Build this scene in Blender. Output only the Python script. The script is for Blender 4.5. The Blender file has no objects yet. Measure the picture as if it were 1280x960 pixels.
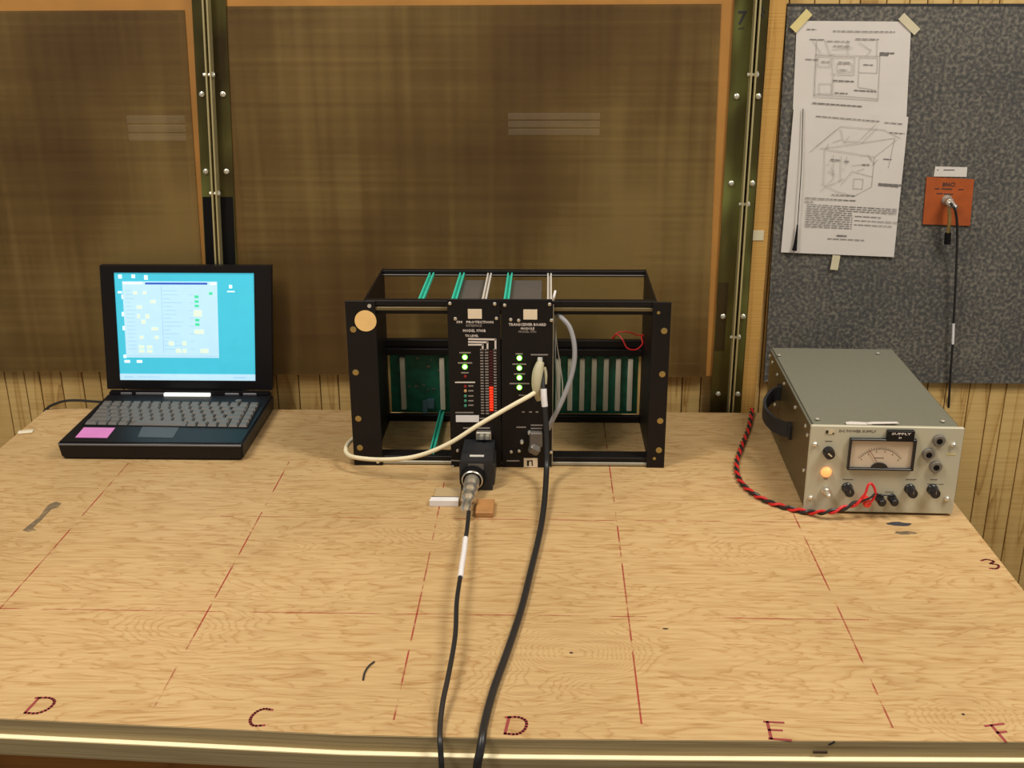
import bpy, bmesh, math, random
from mathutils import Vector, Matrix, Euler
random.seed(4)
C = bpy.context.scene.collection
TZ = 0.76                                   # bench top height; z of bench things is measured from it

# ---------------------------------------------------------------- camera, world, lights, exposure
def set_camera():
    p, y, r = 0.34607, 0.03362, -0.0051
    fwd = Vector((-math.sin(y)*math.cos(p), math.cos(y)*math.cos(p), -math.sin(p)))
    right = Vector((math.cos(y), math.sin(y), 0)); up = right.cross(fwd)
    r2 = math.cos(r)*right + math.sin(r)*up; u2 = -math.sin(r)*right + math.cos(r)*up
    cd = bpy.data.cameras.new('camera'); cd.sensor_width = 36; cd.lens = 1370/1280*36; cd.clip_start = .01
    co = bpy.data.objects.new('camera', cd); C.objects.link(co)
    m = Matrix((r2, u2, -fwd)).transposed().to_4x4(); m.translation = Vector((0, 0, TZ+0.69983))
    co.matrix_world = m; bpy.context.scene.camera = co
set_camera()
sc = bpy.context.scene
w = bpy.data.worlds.new('world'); sc.world = w; w.use_nodes = True
w.node_tree.nodes['Background'].inputs[0].default_value = (1, .92, .81, 1)
w.node_tree.nodes['Background'].inputs[1].default_value = .25
def area(name, loc, tgt, sx, sy, power, col=(1, .94, .84)):
    ld = bpy.data.lights.new(name, 'AREA'); ld.shape = 'RECTANGLE'; ld.size = sx; ld.size_y = sy
    ld.energy = power; ld.color = col
    o = bpy.data.objects.new(name, ld); C.objects.link(o); o.location = loc
    o.rotation_euler = (Vector(tgt)-Vector(loc)).to_track_quat('-Z', 'Y').to_euler(); return o
area('ceiling_lamp', (1.30, .75, 2.75), (1.1, .9, .76), .35, 1.2, 36)
area('ceiling_lamp', (-1.05, .60, 2.75), (-.9, .8, .76), .35, 1.2, 30)
sc.view_settings.view_transform = 'Standard'; sc.view_settings.look = 'None'
sc.view_settings.exposure = 0.25; sc.view_settings.gamma = 1; sc.view_settings.use_curve_mapping = False

# ---------------------------------------------------------------- materials
def lin(c): return tuple(((v/255)/12.92 if v/255 <= .04045 else ((v/255+.055)/1.055)**2.4) for v in c)+(1,)
def mat(name, rgb, rough=.6, metal=0, emit=0, coat=0, var=0, vscale=40, bump=0, bscale=200, alpha=1, spec=None):
    m = bpy.data.materials.new(name); m.use_nodes = True; nt = m.node_tree; N = nt.nodes; b = N['Principled BSDF']
    col = lin(rgb); b.inputs['Base Color'].default_value = col
    b.inputs['Roughness'].default_value = rough; b.inputs['Metallic'].default_value = metal
    if spec is not None: b.inputs['Specular IOR Level'].default_value = spec
    if coat: b.inputs['Coat Weight'].default_value = coat
    if emit: b.inputs['Emission Color'].default_value = col; b.inputs['Emission Strength'].default_value = emit
    b.inputs['Alpha'].default_value = alpha
    tc = N.new('ShaderNodeTexCoord')
    n = N.new('ShaderNodeTexNoise'); n.inputs['Scale'].default_value = vscale; n.inputs['Detail'].default_value = 3
    nt.links.new(tc.outputs['Object'], n.inputs['Vector'])
    v = var or .04
    rp = N.new('ShaderNodeValToRGB'); e = rp.color_ramp.elements
    e[0].position = .3; e[1].position = .7
    e[0].color = tuple(x*(1-v) for x in col[:3])+(1,); e[1].color = tuple(min(1, x*(1+v)) for x in col[:3])+(1,)
    nt.links.new(n.outputs['Fac'], rp.inputs['Fac'])
    nt.links.new(rp.outputs['Color'], b.inputs['Base Color'])
    if bump:
        n2 = N.new('ShaderNodeTexNoise'); n2.inputs['Scale'].default_value = bscale
        nt.links.new(tc.outputs['Object'], n2.inputs['Vector'])
        bp = N.new('ShaderNodeBump'); bp.inputs['Strength'].default_value = bump; bp.inputs['Distance'].default_value = .002
        nt.links.new(n2.outputs['Fac'], bp.inputs['Height']); nt.links.new(bp.outputs['Normal'], b.inputs['Normal'])
    return m
def ramp(nt, stops):
    rp = nt.nodes.new('ShaderNodeValToRGB'); el = rp.color_ramp.elements
    while len(el) < len(stops): el.new(.5)
    for e, (p, c_) in zip(el, stops): e.position = p; e.color = c_ if len(c_) == 4 else lin(c_)
    return rp
def grain(name, cols, scale, rings=9, rough=.6, fine=(6, 260), mix=.35, rand=0, blot=.0, det=2.5, knots=()):
    """cut wood: contour lines of a stretched noise field (cathedral figure) with fine fibre streaks over it"""
    m = bpy.data.materials.new(name); m.use_nodes = True; nt = m.node_tree; N = nt.nodes; L = nt.links
    b = N['Principled BSDF']; b.inputs['Roughness'].default_value = rough; b.inputs['Specular IOR Level'].default_value = .25
    tc = N.new('ShaderNodeTexCoord'); mp = N.new('ShaderNodeMapping'); mp.inputs['Scale'].default_value = scale
    vec = tc.outputs['Object']
    if rand:
        oi = N.new('ShaderNodeObjectInfo'); ad = N.new('ShaderNodeVectorMath'); ad.operation = 'ADD'
        ml = N.new('ShaderNodeMath'); ml.operation = 'MULTIPLY'; ml.inputs[1].default_value = 37
        L.new(oi.outputs['Random'], ml.inputs[0]); L.new(vec, ad.inputs[0]); L.new(ml.outputs[0], ad.inputs[1]); vec = ad.outputs[0]
    L.new(vec, mp.inputs['Vector'])
    n = N.new('ShaderNodeTexNoise'); n.inputs['Scale'].default_value = 1; n.inputs['Detail'].default_value = det; n.inputs['Roughness'].default_value = .55
    n.inputs['Distortion'].default_value = .4
    L.new(mp.outputs[0], n.inputs['Vector'])
    field = n.outputs['Fac']
    for (kx, ky, kr, ka) in knots:                                    # rings closing round a knot
        sb = N.new('ShaderNodeVectorMath'); sb.operation = 'SUBTRACT'; sb.inputs[1].default_value = (kx, ky, 0); L.new(tc.outputs['Object'], sb.inputs[0])
        mk = N.new('ShaderNodeVectorMath'); mk.operation = 'MULTIPLY'; mk.inputs[1].default_value = (1, 1.5, 0); L.new(sb.outputs[0], mk.inputs[0])
        ln_ = N.new('ShaderNodeVectorMath'); ln_.operation = 'LENGTH'; L.new(mk.outputs[0], ln_.inputs[0])
        mr = N.new('ShaderNodeMapRange'); mr.interpolation_type = 'SMOOTHSTEP'; mr.inputs['From Max'].default_value = kr; mr.inputs['To Min'].default_value = ka; mr.inputs['To Max'].default_value = 0; L.new(ln_.outputs['Value'], mr.inputs['Value'])
        a_ = N.new('ShaderNodeMath'); a_.operation = 'ADD'; L.new(field, a_.inputs[0]); L.new(mr.outputs[0], a_.inputs[1]); field = a_.outputs[0]
    mu = N.new('ShaderNodeMath'); mu.operation = 'MULTIPLY'; mu.inputs[1].default_value = rings; L.new(field, mu.inputs[0])
    fr = N.new('ShaderNodeMath'); fr.operation = 'FRACT'; L.new(mu.outputs[0], fr.inputs[0])
    rp = ramp(nt, [(0, cols[1]), (.12, cols[0]), (.62, cols[0]), (.9, cols[1]), (1, cols[2])]); L.new(fr.outputs[0], rp.inputs['Fac'])
    mp2 = N.new('ShaderNodeMapping'); k = max(scale)
    mp2.inputs['Scale'].default_value = tuple(fine[1] if s == k else fine[0] for s in scale); L.new(vec, mp2.inputs['Vector'])
    n2 = N.new('ShaderNodeTexNoise'); n2.inputs['Scale'].default_value = 1; n2.inputs['Detail'].default_value = 4; L.new(mp2.outputs[0], n2.inputs['Vector'])
    rp2 = ramp(nt, [(.35, cols[2]), (.6, cols[0])]); L.new(n2.outputs['Fac'], rp2.inputs['Fac'])
    mx = N.new('ShaderNodeMix'); mx.data_type = 'RGBA'; mx.inputs['Factor'].default_value = mix
    L.new(rp.outputs['Color'], mx.inputs['A']); L.new(rp2.outputs['Color'], mx.inputs['B'])
    out = mx.outputs['Result']
    if blot:
        n3 = N.new('ShaderNodeTexNoise'); n3.inputs['Scale'].default_value = 3.5; n3.inputs['Detail'].default_value = 3; L.new(vec, n3.inputs['Vector'])
        rp3 = ramp(nt, [(.35, (1-blot, 1-blot, 1-blot*1.2, 1)), (.65, (1, 1, 1, 1))]); L.new(n3.outputs['Fac'], rp3.inputs['Fac'])
        m3 = N.new('ShaderNodeMix'); m3.data_type = 'RGBA'; m3.blend_type = 'MULTIPLY'; m3.inputs['Factor'].default_value = 1
        L.new(out, m3.inputs['A']); L.new(rp3.outputs['Color'], m3.inputs['B']); out = m3.outputs['Result']
    L.new(out, b.inputs['Base Color'])
    bp = N.new('ShaderNodeBump'); bp.inputs['Strength'].default_value = .15; bp.inputs['Distance'].default_value = .001
    L.new(n2.outputs['Fac'], bp.inputs['Height']); L.new(bp.outputs['Normal'], b.inputs['Normal'])
    return m
def steel_plate():
    m = mat('zinc_steel', (120, 116, 62), .35, .5); nt = m.node_tree; N = nt.nodes; L = nt.links; b = N['Principled BSDF']
    tc = N.new('ShaderNodeTexCoord'); mp = N.new('ShaderNodeMapping'); mp.inputs['Scale'].default_value = (6, 6, 3.2); L.new(tc.outputs['Object'], mp.inputs['Vector'])
    n = N.new('ShaderNodeTexNoise'); n.inputs['Scale'].default_value = 1.6; n.inputs['Detail'].default_value = 2; L.new(mp.outputs[0], n.inputs['Vector'])
    rp = ramp(nt, [(.34, (58, 46, 20)), (.5, (84, 78, 36)), (.66, (128, 134, 72))]); L.new(n.outputs['Fac'], rp.inputs['Fac']); L.new(rp.outputs['Color'], b.inputs['Base Color'])
    return m
def mesh_sheet(name):
    m = bpy.data.materials.new(name); m.use_nodes = True; nt = m.node_tree; N = nt.nodes; L = nt.links; b = N['Principled BSDF']
    b.inputs['Roughness'].default_value = .55; b.inputs['Metallic'].default_value = .15
    tc = N.new('ShaderNodeTexCoord')
    def streak(scale, det=4):
        mp = N.new('ShaderNodeMapping'); mp.inputs['Scale'].default_value = scale; L.new(tc.outputs['Object'], mp.inputs['Vector'])
        n = N.new('ShaderNodeTexNoise'); n.inputs['Scale'].default_value = 1; n.inputs['Detail'].default_value = det; L.new(mp.outputs[0], n.inputs['Vector']); return n.outputs['Fac']
    a = streak((1.6, 3, 110), 4); h = streak((60, 3, 1.6), 4); c_ = streak((2.6, 3.2, 2.0), 3)
    ad = N.new('ShaderNodeMath'); ad.operation = 'ADD'; L.new(a, ad.inputs[0]); L.new(h, ad.inputs[1])
    ad2 = N.new('ShaderNodeMath'); ad2.operation = 'MULTIPLY_ADD'; ad2.inputs[1].default_value = 4.6; L.new(c_, ad2.inputs[0]); L.new(ad.outputs[0], ad2.inputs[2])
    dv = N.new('ShaderNodeMath'); dv.operation = 'DIVIDE'; dv.inputs[1].default_value = 6.6; L.new(ad2.outputs[0], dv.inputs[0])
    rp = ramp(nt, [(.39, (88, 62, 28)), (.5, (114, 88, 44)), (.61, (146, 120, 68))]); L.new(dv.outputs[0], rp.inputs['Fac'])
    L.new(rp.outputs['Color'], b.inputs['Base Color']); b.inputs['Alpha'].default_value = .56
    wv = N.new('ShaderNodeTexChecker'); wv.inputs['Scale'].default_value = 600; L.new(tc.outputs['Object'], wv.inputs['Vector'])
    bp = N.new('ShaderNodeBump'); bp.inputs['Strength'].default_value = .12; bp.inputs['Distance'].default_value = .0005
    L.new(wv.outputs['Fac'], bp.inputs['Height']); L.new(bp.outputs['Normal'], b.inputs['Normal'])
    return m
def speckle(name):
    m = mat(name, (92, 90, 84), .75); nt = m.node_tree; N = nt.nodes; L = nt.links; b = N['Principled BSDF']
    tc = N.new('ShaderNodeTexCoord'); n = N.new('ShaderNodeTexNoise'); n.inputs['Scale'].default_value = 170; n.inputs['Detail'].default_value = 4; L.new(tc.outputs['Object'], n.inputs['Vector'])
    n2 = N.new('ShaderNodeTexNoise'); n2.inputs['Scale'].default_value = 9; n2.inputs['Detail'].default_value = 3; L.new(tc.outputs['Object'], n2.inputs['Vector'])
    ad = N.new('ShaderNodeMath'); ad.operation = 'MULTIPLY_ADD'; ad.inputs[1].default_value = .25; L.new(n2.outputs['Fac'], ad.inputs[0]); L.new(n.outputs['Fac'], ad.inputs[2])
    rp = ramp(nt, [(.50, (62, 61, 59)), (.63, (83, 80, 75)), (.78, (116, 110, 98))]); L.new(ad.outputs[0], rp.inputs['Fac']); L.new(rp.outputs['Color'], b.inputs['Base Color'])
    return m
def line_red():
    m = mat('red_pencil', (176, 70, 54), .8); nt = m.node_tree; N = nt.nodes; L = nt.links; b = N['Principled BSDF']
    tc = N.new('ShaderNodeTexCoord'); n = N.new('ShaderNodeTexNoise'); n.inputs['Scale'].default_value = 28; n.inputs['Detail'].default_value = 4; L.new(tc.outputs['Object'], n.inputs['Vector'])
    rp = ramp(nt, [(.42, (0, 0, 0, 1)), (.66, (.75, .75, .75, 1))]); L.new(n.outputs['Fac'], rp.inputs['Fac']); L.new(rp.outputs['Color'], b.inputs['Alpha'])
    return m
def soft_stain(name, rgb, k):
    m = mat(name, rgb, .8); nt = m.node_tree; N = nt.nodes; L = nt.links; b = N['Principled BSDF']
    tc = N.new('ShaderNodeTexCoord'); n = N.new('ShaderNodeTexNoise'); n.inputs['Scale'].default_value = 60; n.inputs['Detail'].default_value = 4; L.new(tc.outputs['Object'], n.inputs['Vector'])
    rp = ramp(nt, [(.3, (k*.3,)*3+(1,)), (.62, (k,)*3+(1,))]); L.new(n.outputs['Fac'], rp.inputs['Fac']); L.new(rp.outputs['Color'], b.inputs['Alpha'])
    return m
M = dict(
 ply=grain('bench_plywood', [(201, 169, 121), (186, 149, 100), (164, 125, 78)], (4.0, 16, 3), 14, .6, (18, 240), .38, blot=.14, det=4.2, knots=((.0294, -.2945, .11, 1.0), (-.02, -.36, .08, .5), (.30, -.06, .10, .5), (-.42, -.25, .10, .5), (-.16, -.02, .08, .4), (.43, -.40, .07, .5))),
 plyedge=grain('plywood_edge', [(178, 158, 118), (158, 138, 100), (132, 112, 78)], (3, 3, 200), 3, .8, (6, 500), .5),
 ledge=mat('pale_ledge', (250, 236, 196), .6, var=.05),
 apron=grain('apron_wood', [(160, 108, 50), (144, 94, 42), (122, 76, 32)], (2, 2, 14), 6),
 plank=grain('wall_panelling', [(206, 174, 112), (196, 160, 98), (150, 114, 60)], (16, 16, 1.3), 4, .5, (220, 4), .28, rand=1),
 stud=grain('pale_trim_wood', [(192, 150, 82), (176, 132, 66), (146, 104, 50)], (60, 60, 1.5), 5, .55, (400, 4), .45),
 frame=mat('orange_frame_wood', (166, 116, 52), .55, var=.1, vscale=14),
 dark=mat('groove_dark', (84, 60, 32), .9), backing=grain('screen_backing', [(112, 78, 36), (96, 64, 28), (74, 48, 20)], (30, 30, 1.3), 3, .7, (60, 3), .5),
 meshs=mesh_sheet('brown_screen_mesh'), reflslat=mat('pale_reflection', (250, 244, 226), .6), steel=steel_plate(),
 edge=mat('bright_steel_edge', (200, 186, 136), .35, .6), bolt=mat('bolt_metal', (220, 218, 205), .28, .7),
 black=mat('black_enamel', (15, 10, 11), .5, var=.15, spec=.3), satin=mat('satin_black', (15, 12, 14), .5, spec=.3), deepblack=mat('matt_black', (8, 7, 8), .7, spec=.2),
 lap=mat('laptop_plastic', (15, 13, 17), .5, spec=.35, bump=.05, bscale=900), key=mat('grey_key', (98, 94, 90), .5, var=.08), pad=mat('touch_pad', (66, 66, 68), .45),
 pink=mat('pink_label', (214, 130, 196), .6), bevel=mat('grey_edge_strip', (96, 94, 98), .35),
 teal=mat('screen_teal', (62, 180, 206), .6, emit=.58), win=mat('screen_window', (168, 206, 226), .6, emit=.66), wblue=mat('screen_title', (36, 84, 190), .6, emit=.5),
 wgrn=mat('screen_green', (70, 214, 160), .6, emit=.5), wyel=mat('screen_yellow', (204, 224, 206), .6, emit=.6), wtxt=mat('screen_text', (150, 194, 224), .6, emit=.58), wwhite=mat('screen_white', (214, 236, 246), .6, emit=.7),
 lcd=mat('reflecting_status_strip', (252, 250, 240), .4, emit=.6),  # emission stands in for screen light reflecting off the strip
 alu=mat('aluminium_strip', (168, 164, 148), .4, .5), pcb=mat('green_circuit_board', (18, 106, 82), .5, var=.35, vscale=60), din=mat('beige_connector', (226, 216, 196), .55),
 guide=mat('teal_card_guide', (58, 196, 170), .5), pale=mat('pale_plastic', (206, 200, 190), .5), chip=mat('blue_grey_relay', (92, 126, 140), .5), cardpcb=mat('grey_shield', (112, 106, 100), .45, .4),
 lab=mat('cream_label', (226, 208, 180), .6), print=mat('white_lettering', (214, 202, 192), .6), greyprint=mat('grey_lettering', (138, 128, 120), .6), dialink=mat('dial_lettering', (104, 94, 86), .6), dullalu=mat('dull_strip', (112, 98, 66), .45, .4), postdk=mat('dark_reflection', (62, 50, 24), .4, .4), ink=mat('black_lettering', (40, 38, 38), .7),
 ledg=mat('lit_green_lamp', (190, 255, 120), .4, emit=4.5), ledgr=mat('green_lamp_rim', (60, 190, 30), .4, emit=.8), ledr=mat('unlit_red_lamp', (130, 22, 26), .4), leda=mat('amber_lamp', (190, 150, 100), .4), ledt=mat('teal_lamp', (64, 130, 104), .4),
 redb=mat('lit_red_bar', (255, 44, 18), .4, emit=1.6), redo=mat('unlit_red_bar', (72, 20, 20), .4), tan=mat('tan_sticker', (240, 198, 128), .6, var=.06),
 nickel=mat('nickel_plate', (214, 208, 196), .3, .85), adapt=mat('dark_grey_adapter', (32, 33, 36), .5), brass=mat('dull_brass', (170, 146, 90), .35, .7),
 cream=mat('cream_cable', (226, 214, 180), .5), hood=mat('beige_plug_hood', (186, 178, 146), .5), grey=mat('grey_cable', (150, 148, 150), .45), cab=mat('black_cable', (34, 33, 34), .38), white=mat('white_sleeve', (226, 222, 222), .5),
 red=mat('red_wire', (206, 34, 34), .45), psu=mat('olive_grey_enamel', (112, 111, 96), .5, var=.05, vscale=300, bump=.08, bscale=700), psuside=mat('brown_case_side', (72, 60, 36), .35, var=.15, vscale=200, bump=.1, bscale=400),
 face=mat('warm_grey_panel', (186, 180, 156), .5, var=.02), knob=mat('black_knob', (24, 24, 28), .3), lampo=mat('orange_pilot_lamp', (255, 150, 84), .4, emit=1.0),
 dial=mat('dial_face', (202, 184, 160), .5, var=.05), glassg=mat('dial_shade', (170, 168, 160), .5), socket=mat('grey_socket', (126, 120, 112), .35, .4), redpost=mat('red_post', (226, 60, 44), .4),
 strap=mat('black_strap', (26, 25, 28), .6), board=speckle('speckled_grey_board'), boardedge=mat('board_edge', (44, 40, 38), .8), paper=mat('paper', (204, 197, 190), .8, var=.02), tape=mat('masking_tape', (198, 188, 158), .6), tapey=mat('yellowed_tape', (206, 190, 130), .6),
 plate=mat('orange_plate', (160, 76, 28), .5, var=.12, vscale=50), pgrey=mat('printed_grey', (150, 146, 142), .8), pdk=mat('printed_dark', (112, 108, 106), .8),
 rline=line_red(), mark=mat('maroon_marker', (140, 56, 54), .8), stain=soft_stain('ink_smudge', (60, 60, 66), .9), smear=soft_stain('grey_smear', (112, 98, 80), .55), smear2=soft_stain('pale_smear', (120, 108, 88), .42), knot=mat('knot_dark', (60, 40, 30), .8),
 block=mat('reddish_brown_wood', (168, 120, 70), .6, var=.1), cardb=mat('beige_card', (176, 152, 112), .7), crumb=mat('pale_tag', (226, 214, 190), .7), floor=mat('floor_tile', (112, 96, 74), .7, var=.1, vscale=3),
)

# ---------------------------------------------------------------- helpers
class MB:
    """collects shapes for ONE mesh object"""
    def __init__(s): s.bm = bmesh.new()
    def box(s, a, b, bev=0, rot=None, seg=1):
        a = Vector(a); b = Vector(b); c0 = (a+b)/2; d = b-a
        t = bmesh.new(); bmesh.ops.create_cube(t, size=1)
        for v in t.verts: v.co = Vector((v.co.x*d.x, v.co.y*d.y, v.co.z*d.z))
        if bev: bmesh.ops.bevel(t, geom=t.edges[:], offset=bev, segments=seg, affect='EDGES')
        if rot: bmesh.ops.rotate(t, verts=t.verts, cent=(0, 0, 0), matrix=Euler(rot).to_matrix())
        for v in t.verts: v.co += c0
        s._add(t); return s
    def _add(s, t):
        me = bpy.data.meshes.new('tmp'); t.to_mesh(me); t.free(); s.bm.from_mesh(me); bpy.data.meshes.remove(me)
    def lathe(s, c, prof, axis=(0, 0, 1), n=20):
        """prof: (radius, height) pairs along axis from c"""
        ax = Vector(axis).normalized(); q = Vector((0, 0, 1)).rotation_difference(ax); c = Vector(c); rings = []
        for (r, h) in prof:
            rings.append([s.bm.verts.new(c+q @ Vector((max(r, 1e-5)*math.cos(2*math.pi*i/n), max(r, 1e-5)*math.sin(2*math.pi*i/n), h))) for i in range(n)])
        for a, b in zip(rings, rings[1:]):
            for i in range(n): s.bm.faces.new((a[i], a[(i+1) % n], b[(i+1) % n], b[i]))
        s.bm.faces.new(rings[0][::-1]); s.bm.faces.new(rings[-1]); return s
    def cyl(s, c, r, h, axis=(0, 0, 1), n=20): return s.lathe(c, [(r, 0), (r, h)], axis, n)
    def prism(s, pts, z0, z1, plane='xy'):
        """outline pts in plane, extruded between z0 and z1 on the third axis"""
        f = {'xy': lambda u, v, t: (u, v, t), 'xz': lambda u, v, t: (u, t, v), 'yz': lambda u, v, t: (t, u, v)}[plane]
        A = [s.bm.verts.new(f(u, v, z0)) for u, v in pts]; B = [s.bm.verts.new(f(u, v, z1)) for u, v in pts]; n = len(pts)
        s.bm.faces.new(A[::-1]); s.bm.faces.new(B)
        for i in range(n): s.bm.faces.new((A[i], A[(i+1) % n], B[(i+1) % n], B[i]))
        return s
    def tube(s, pts, r, n=8, sm=6, flat=None):
        P = smooth(pts, sm); T = None; rings = []
        for i, p in enumerate(P):
            t = (P[min(i+1, len(P)-1)]-P[max(i-1, 0)]).normalized()
            if T is None: u = t.orthogonal().normalized()
            else: u = (u-t*u.dot(t)).normalized()
            T = t; v = t.cross(u); rr = r(i/(len(P)-1)) if callable(r) else r
            rings.append([s.bm.verts.new(p+rr*(math.cos(2*math.pi*k/n)*u+math.sin(2*math.pi*k/n)*v)) for k in range(n)])
        for a, b in zip(rings, rings[1:]):
            for i in range(n): s.bm.faces.new((a[i], a[(i+1) % n], b[(i+1) % n], b[i]))
        s.bm.faces.new(rings[0][::-1]); s.bm.faces.new(rings[-1]); return s
    def build(s, name, m, parent=None, smooth_=False):
        bmesh.ops.recalc_face_normals(s.bm, faces=s.bm.faces)
        me = bpy.data.meshes.new(name); s.bm.to_mesh(me); s.bm.free()
        if smooth_:
            for p in me.polygons: p.use_smooth = True
            try: me.set_sharp_from_angle(angle=math.radians(40))
            except Exception: pass
        me.materials.append(M[m] if isinstance(m, str) else m)
        o = bpy.data.objects.new(name, me); C.objects.link(o); o.parent = parent; return o
def smooth(pts, sm):
    P = [Vector(p) for p in pts]
    if sm <= 1 or len(P) < 3: return P
    out = []
    for i in range(len(P)-1):
        p0 = P[i-1] if i else P[0]*2-P[1]; p1 = P[i]; p2 = P[i+1]; p3 = P[i+2] if i+2 < len(P) else P[-1]*2-P[-2]
        for k in range(sm):
            t = k/sm; out.append(.5*((2*p1)+(p2-p0)*t+(2*p0-5*p1+4*p2-p3)*t*t+(3*p1-p0-3*p2+p3)*t**3))
    out.append(P[-1]); return out
def empty(name, loc, label, cat, group=None, rz=0):
    o = bpy.data.objects.new(name, None); C.objects.link(o); o.location = loc; o.rotation_euler.z = rz; o.empty_display_size = .02
    return tag(o, label, cat, group)
def tag(o, label, cat, group=None):
    o['label'] = label; o['category'] = cat
    if group: o['group'] = group
    return o
def struct(o): o['kind'] = 'structure'; return o
def copy_part(o, parent=None, d=(0, 0, 0)):
    c_ = o.copy(); C.objects.link(c_); c_.parent = parent or o.parent; c_.location = Vector(o.location)+Vector(d); return c_
def text(s, h, x, y, z, parent, m='print', name='lettering', align='CENTER', rot=(math.pi/2, 0, 0), wfit=None, depth=.0001):
    cu = bpy.data.curves.new('t', 'FONT'); cu.body = s; cu.size = h; cu.align_x = align; cu.align_y = 'CENTER'; cu.resolution_u = 1; cu.extrude = depth; cu.offset = h*.022
    t = bpy.data.objects.new('t', cu); C.objects.link(t); bpy.context.view_layer.update()
    me = bpy.data.meshes.new_from_object(t.evaluated_get(bpy.context.evaluated_depsgraph_get())); bpy.data.objects.remove(t)
    if wfit:
        xs = [v.co.x for v in me.vertices]; k = wfit/(max(xs)-min(xs))
        for v in me.vertices: v.co.x *= k
    me.materials.clear(); me.materials.append(M[m]); me.name = name
    o = bpy.data.objects.new(name, me); C.objects.link(o); o.parent = parent; o.location = (x, y, z); o.rotation_euler = rot; return o
def stroke(mb, pts, w_, z0, z1, plane='xy'):
    """hand drawn line: a ribbon of width w_ along pts, z0..z1 thick"""
    for (a, b) in zip(pts, pts[1:]):
        a = Vector(a); b = Vector(b); d = (b-a)
        if d.length < 1e-6: continue
        n = Vector((-d.y, d.x)).normalized()*w_/2; e = d.normalized()*w_*.3
        mb.prism([tuple(a-e+n), tuple(a-e-n), tuple(b+e-n), tuple(b+e+n)], z0, z1, plane)

# ---------------------------------------------------------------- the setting
fl = struct(MB().box((-2.6, -1.5, -.02), (2.6, 1.8618, 0)).build('floor', 'floor'))
wl = struct(MB().box((-2.6, 1.8620, 0), (2.6, 1.92, 2.7)).build('wall_back', 'dark'))
xx = -1.75; k = 0
while xx < 1.75:                                     # grooved vertical boards of the panelling
    wd = [.039, .033, .041, .036, .028, .040][k % 6]; k += 1
    b = MB().box((-wd/2+.0008, 0, 0), (wd/2-.0008, .0118, 2.62), bev=.0010).build('panel_board', 'plank', wl)
    b.location = (xx+wd/2, 1.8500, 0); xx += wd

# ---- brown screens in orange wooden frames
def screen(name, label, xl, xr_t, xr_b, fr_l, fr_r_t, fr_r_b, ztop, zbot):
    """mesh sheet from xl to xr over a frame that shows as a right stile out to fr_r and as a top rail"""
    t = empty(name, (xl, 1.837, TZ+zbot), label, 'screen')
    ox, oy, oz = xl, 1.837, TZ+zbot
    q = lambda p: [(a-ox, b-oz) for a, b in p]
    zt = TZ+ztop
    MB().prism(q([(xr_b-.012, oz), (fr_r_b, oz), (fr_r_t, zt), (xr_t-.012, zt)]), 0.0, .010, 'xz').build('stile', 'frame', t)
    MB().prism(q([(fr_l, oz), (fr_l+.03, oz), (fr_l+.03, zt), (fr_l, zt)]), 0.0, .010, 'xz').build('stile', 'frame', t)
    MB().prism(q([(fr_l, zt), (fr_r_t, zt), (fr_r_t, zt+.14), (fr_l, zt+.14)]), 0.0, .010, 'xz').build('top_rail', 'frame', t)
    MB().prism(q([(fr_l+.03, oz), (xr_b-.012, oz), (xr_b-.012, oz+.022), (fr_l+.03, oz+.022)]), 0.0, .010, 'xz').build('bottom_rail', 'backing', t)
    MB().prism(q([(fr_l+.02, oz+.01), (xr_b-.01, oz+.01), (xr_t-.01, zt), (fr_l+.02, zt)]), .0102, .0126, 'xz').build('backing_board', 'backing', t)
    MB().prism(q([(xl, oz-.002), (xr_b, oz-.002), (xr_t, zt+.004), (xl, zt+.004)]), -.0018, -.0002, 'xz').build('mesh_sheet', 'meshs', t)
    return t, ox, oy, oz
def reflection_slats(par, ox, oz, x0, x1, z0, z1):  # added pale slats imitating the bright rectangles reflected in the screen
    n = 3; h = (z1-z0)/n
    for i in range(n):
        MB().box((x0-ox, .0012, z0+i*h+.0012-oz), (x1-ox, .007, z0+(i+1)*h-.0012-oz), bev=.001).build('reflection_slat', 'reflslat', par)
t, ox, oy, oz = screen('mesh_screen', 'brown mesh screen with orange frame, left of the left steel post', -1.30, -0.5833, -0.6047, -1.32, -0.5669, -0.5858, 0.6663, 0.0575)
reflection_slats(t, ox, oz, -0.7001, -0.5955, TZ+0.4622, TZ+0.5061)
MB().box((-0.7501-ox, .001, .02), (-0.7267-ox, .0095, .61)).build('batten', 'backing', t)
t, ox, oy, oz = screen('mesh_screen', 'wide brown mesh screen behind the equipment, between the two steel posts', -0.5409, 0.2710, 0.2812, -0.5511, 0.2921, 0.2921, 0.6719, 0.0545)
reflection_slats(t, ox, oz, -0.0663, 0.0847, TZ+0.4714, TZ+0.5092)
for bx in (-.45, .232): MB().box((bx-ox, .001, .03), (bx+.016-ox, .0095, .605)).build('batten', 'backing', t)

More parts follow.
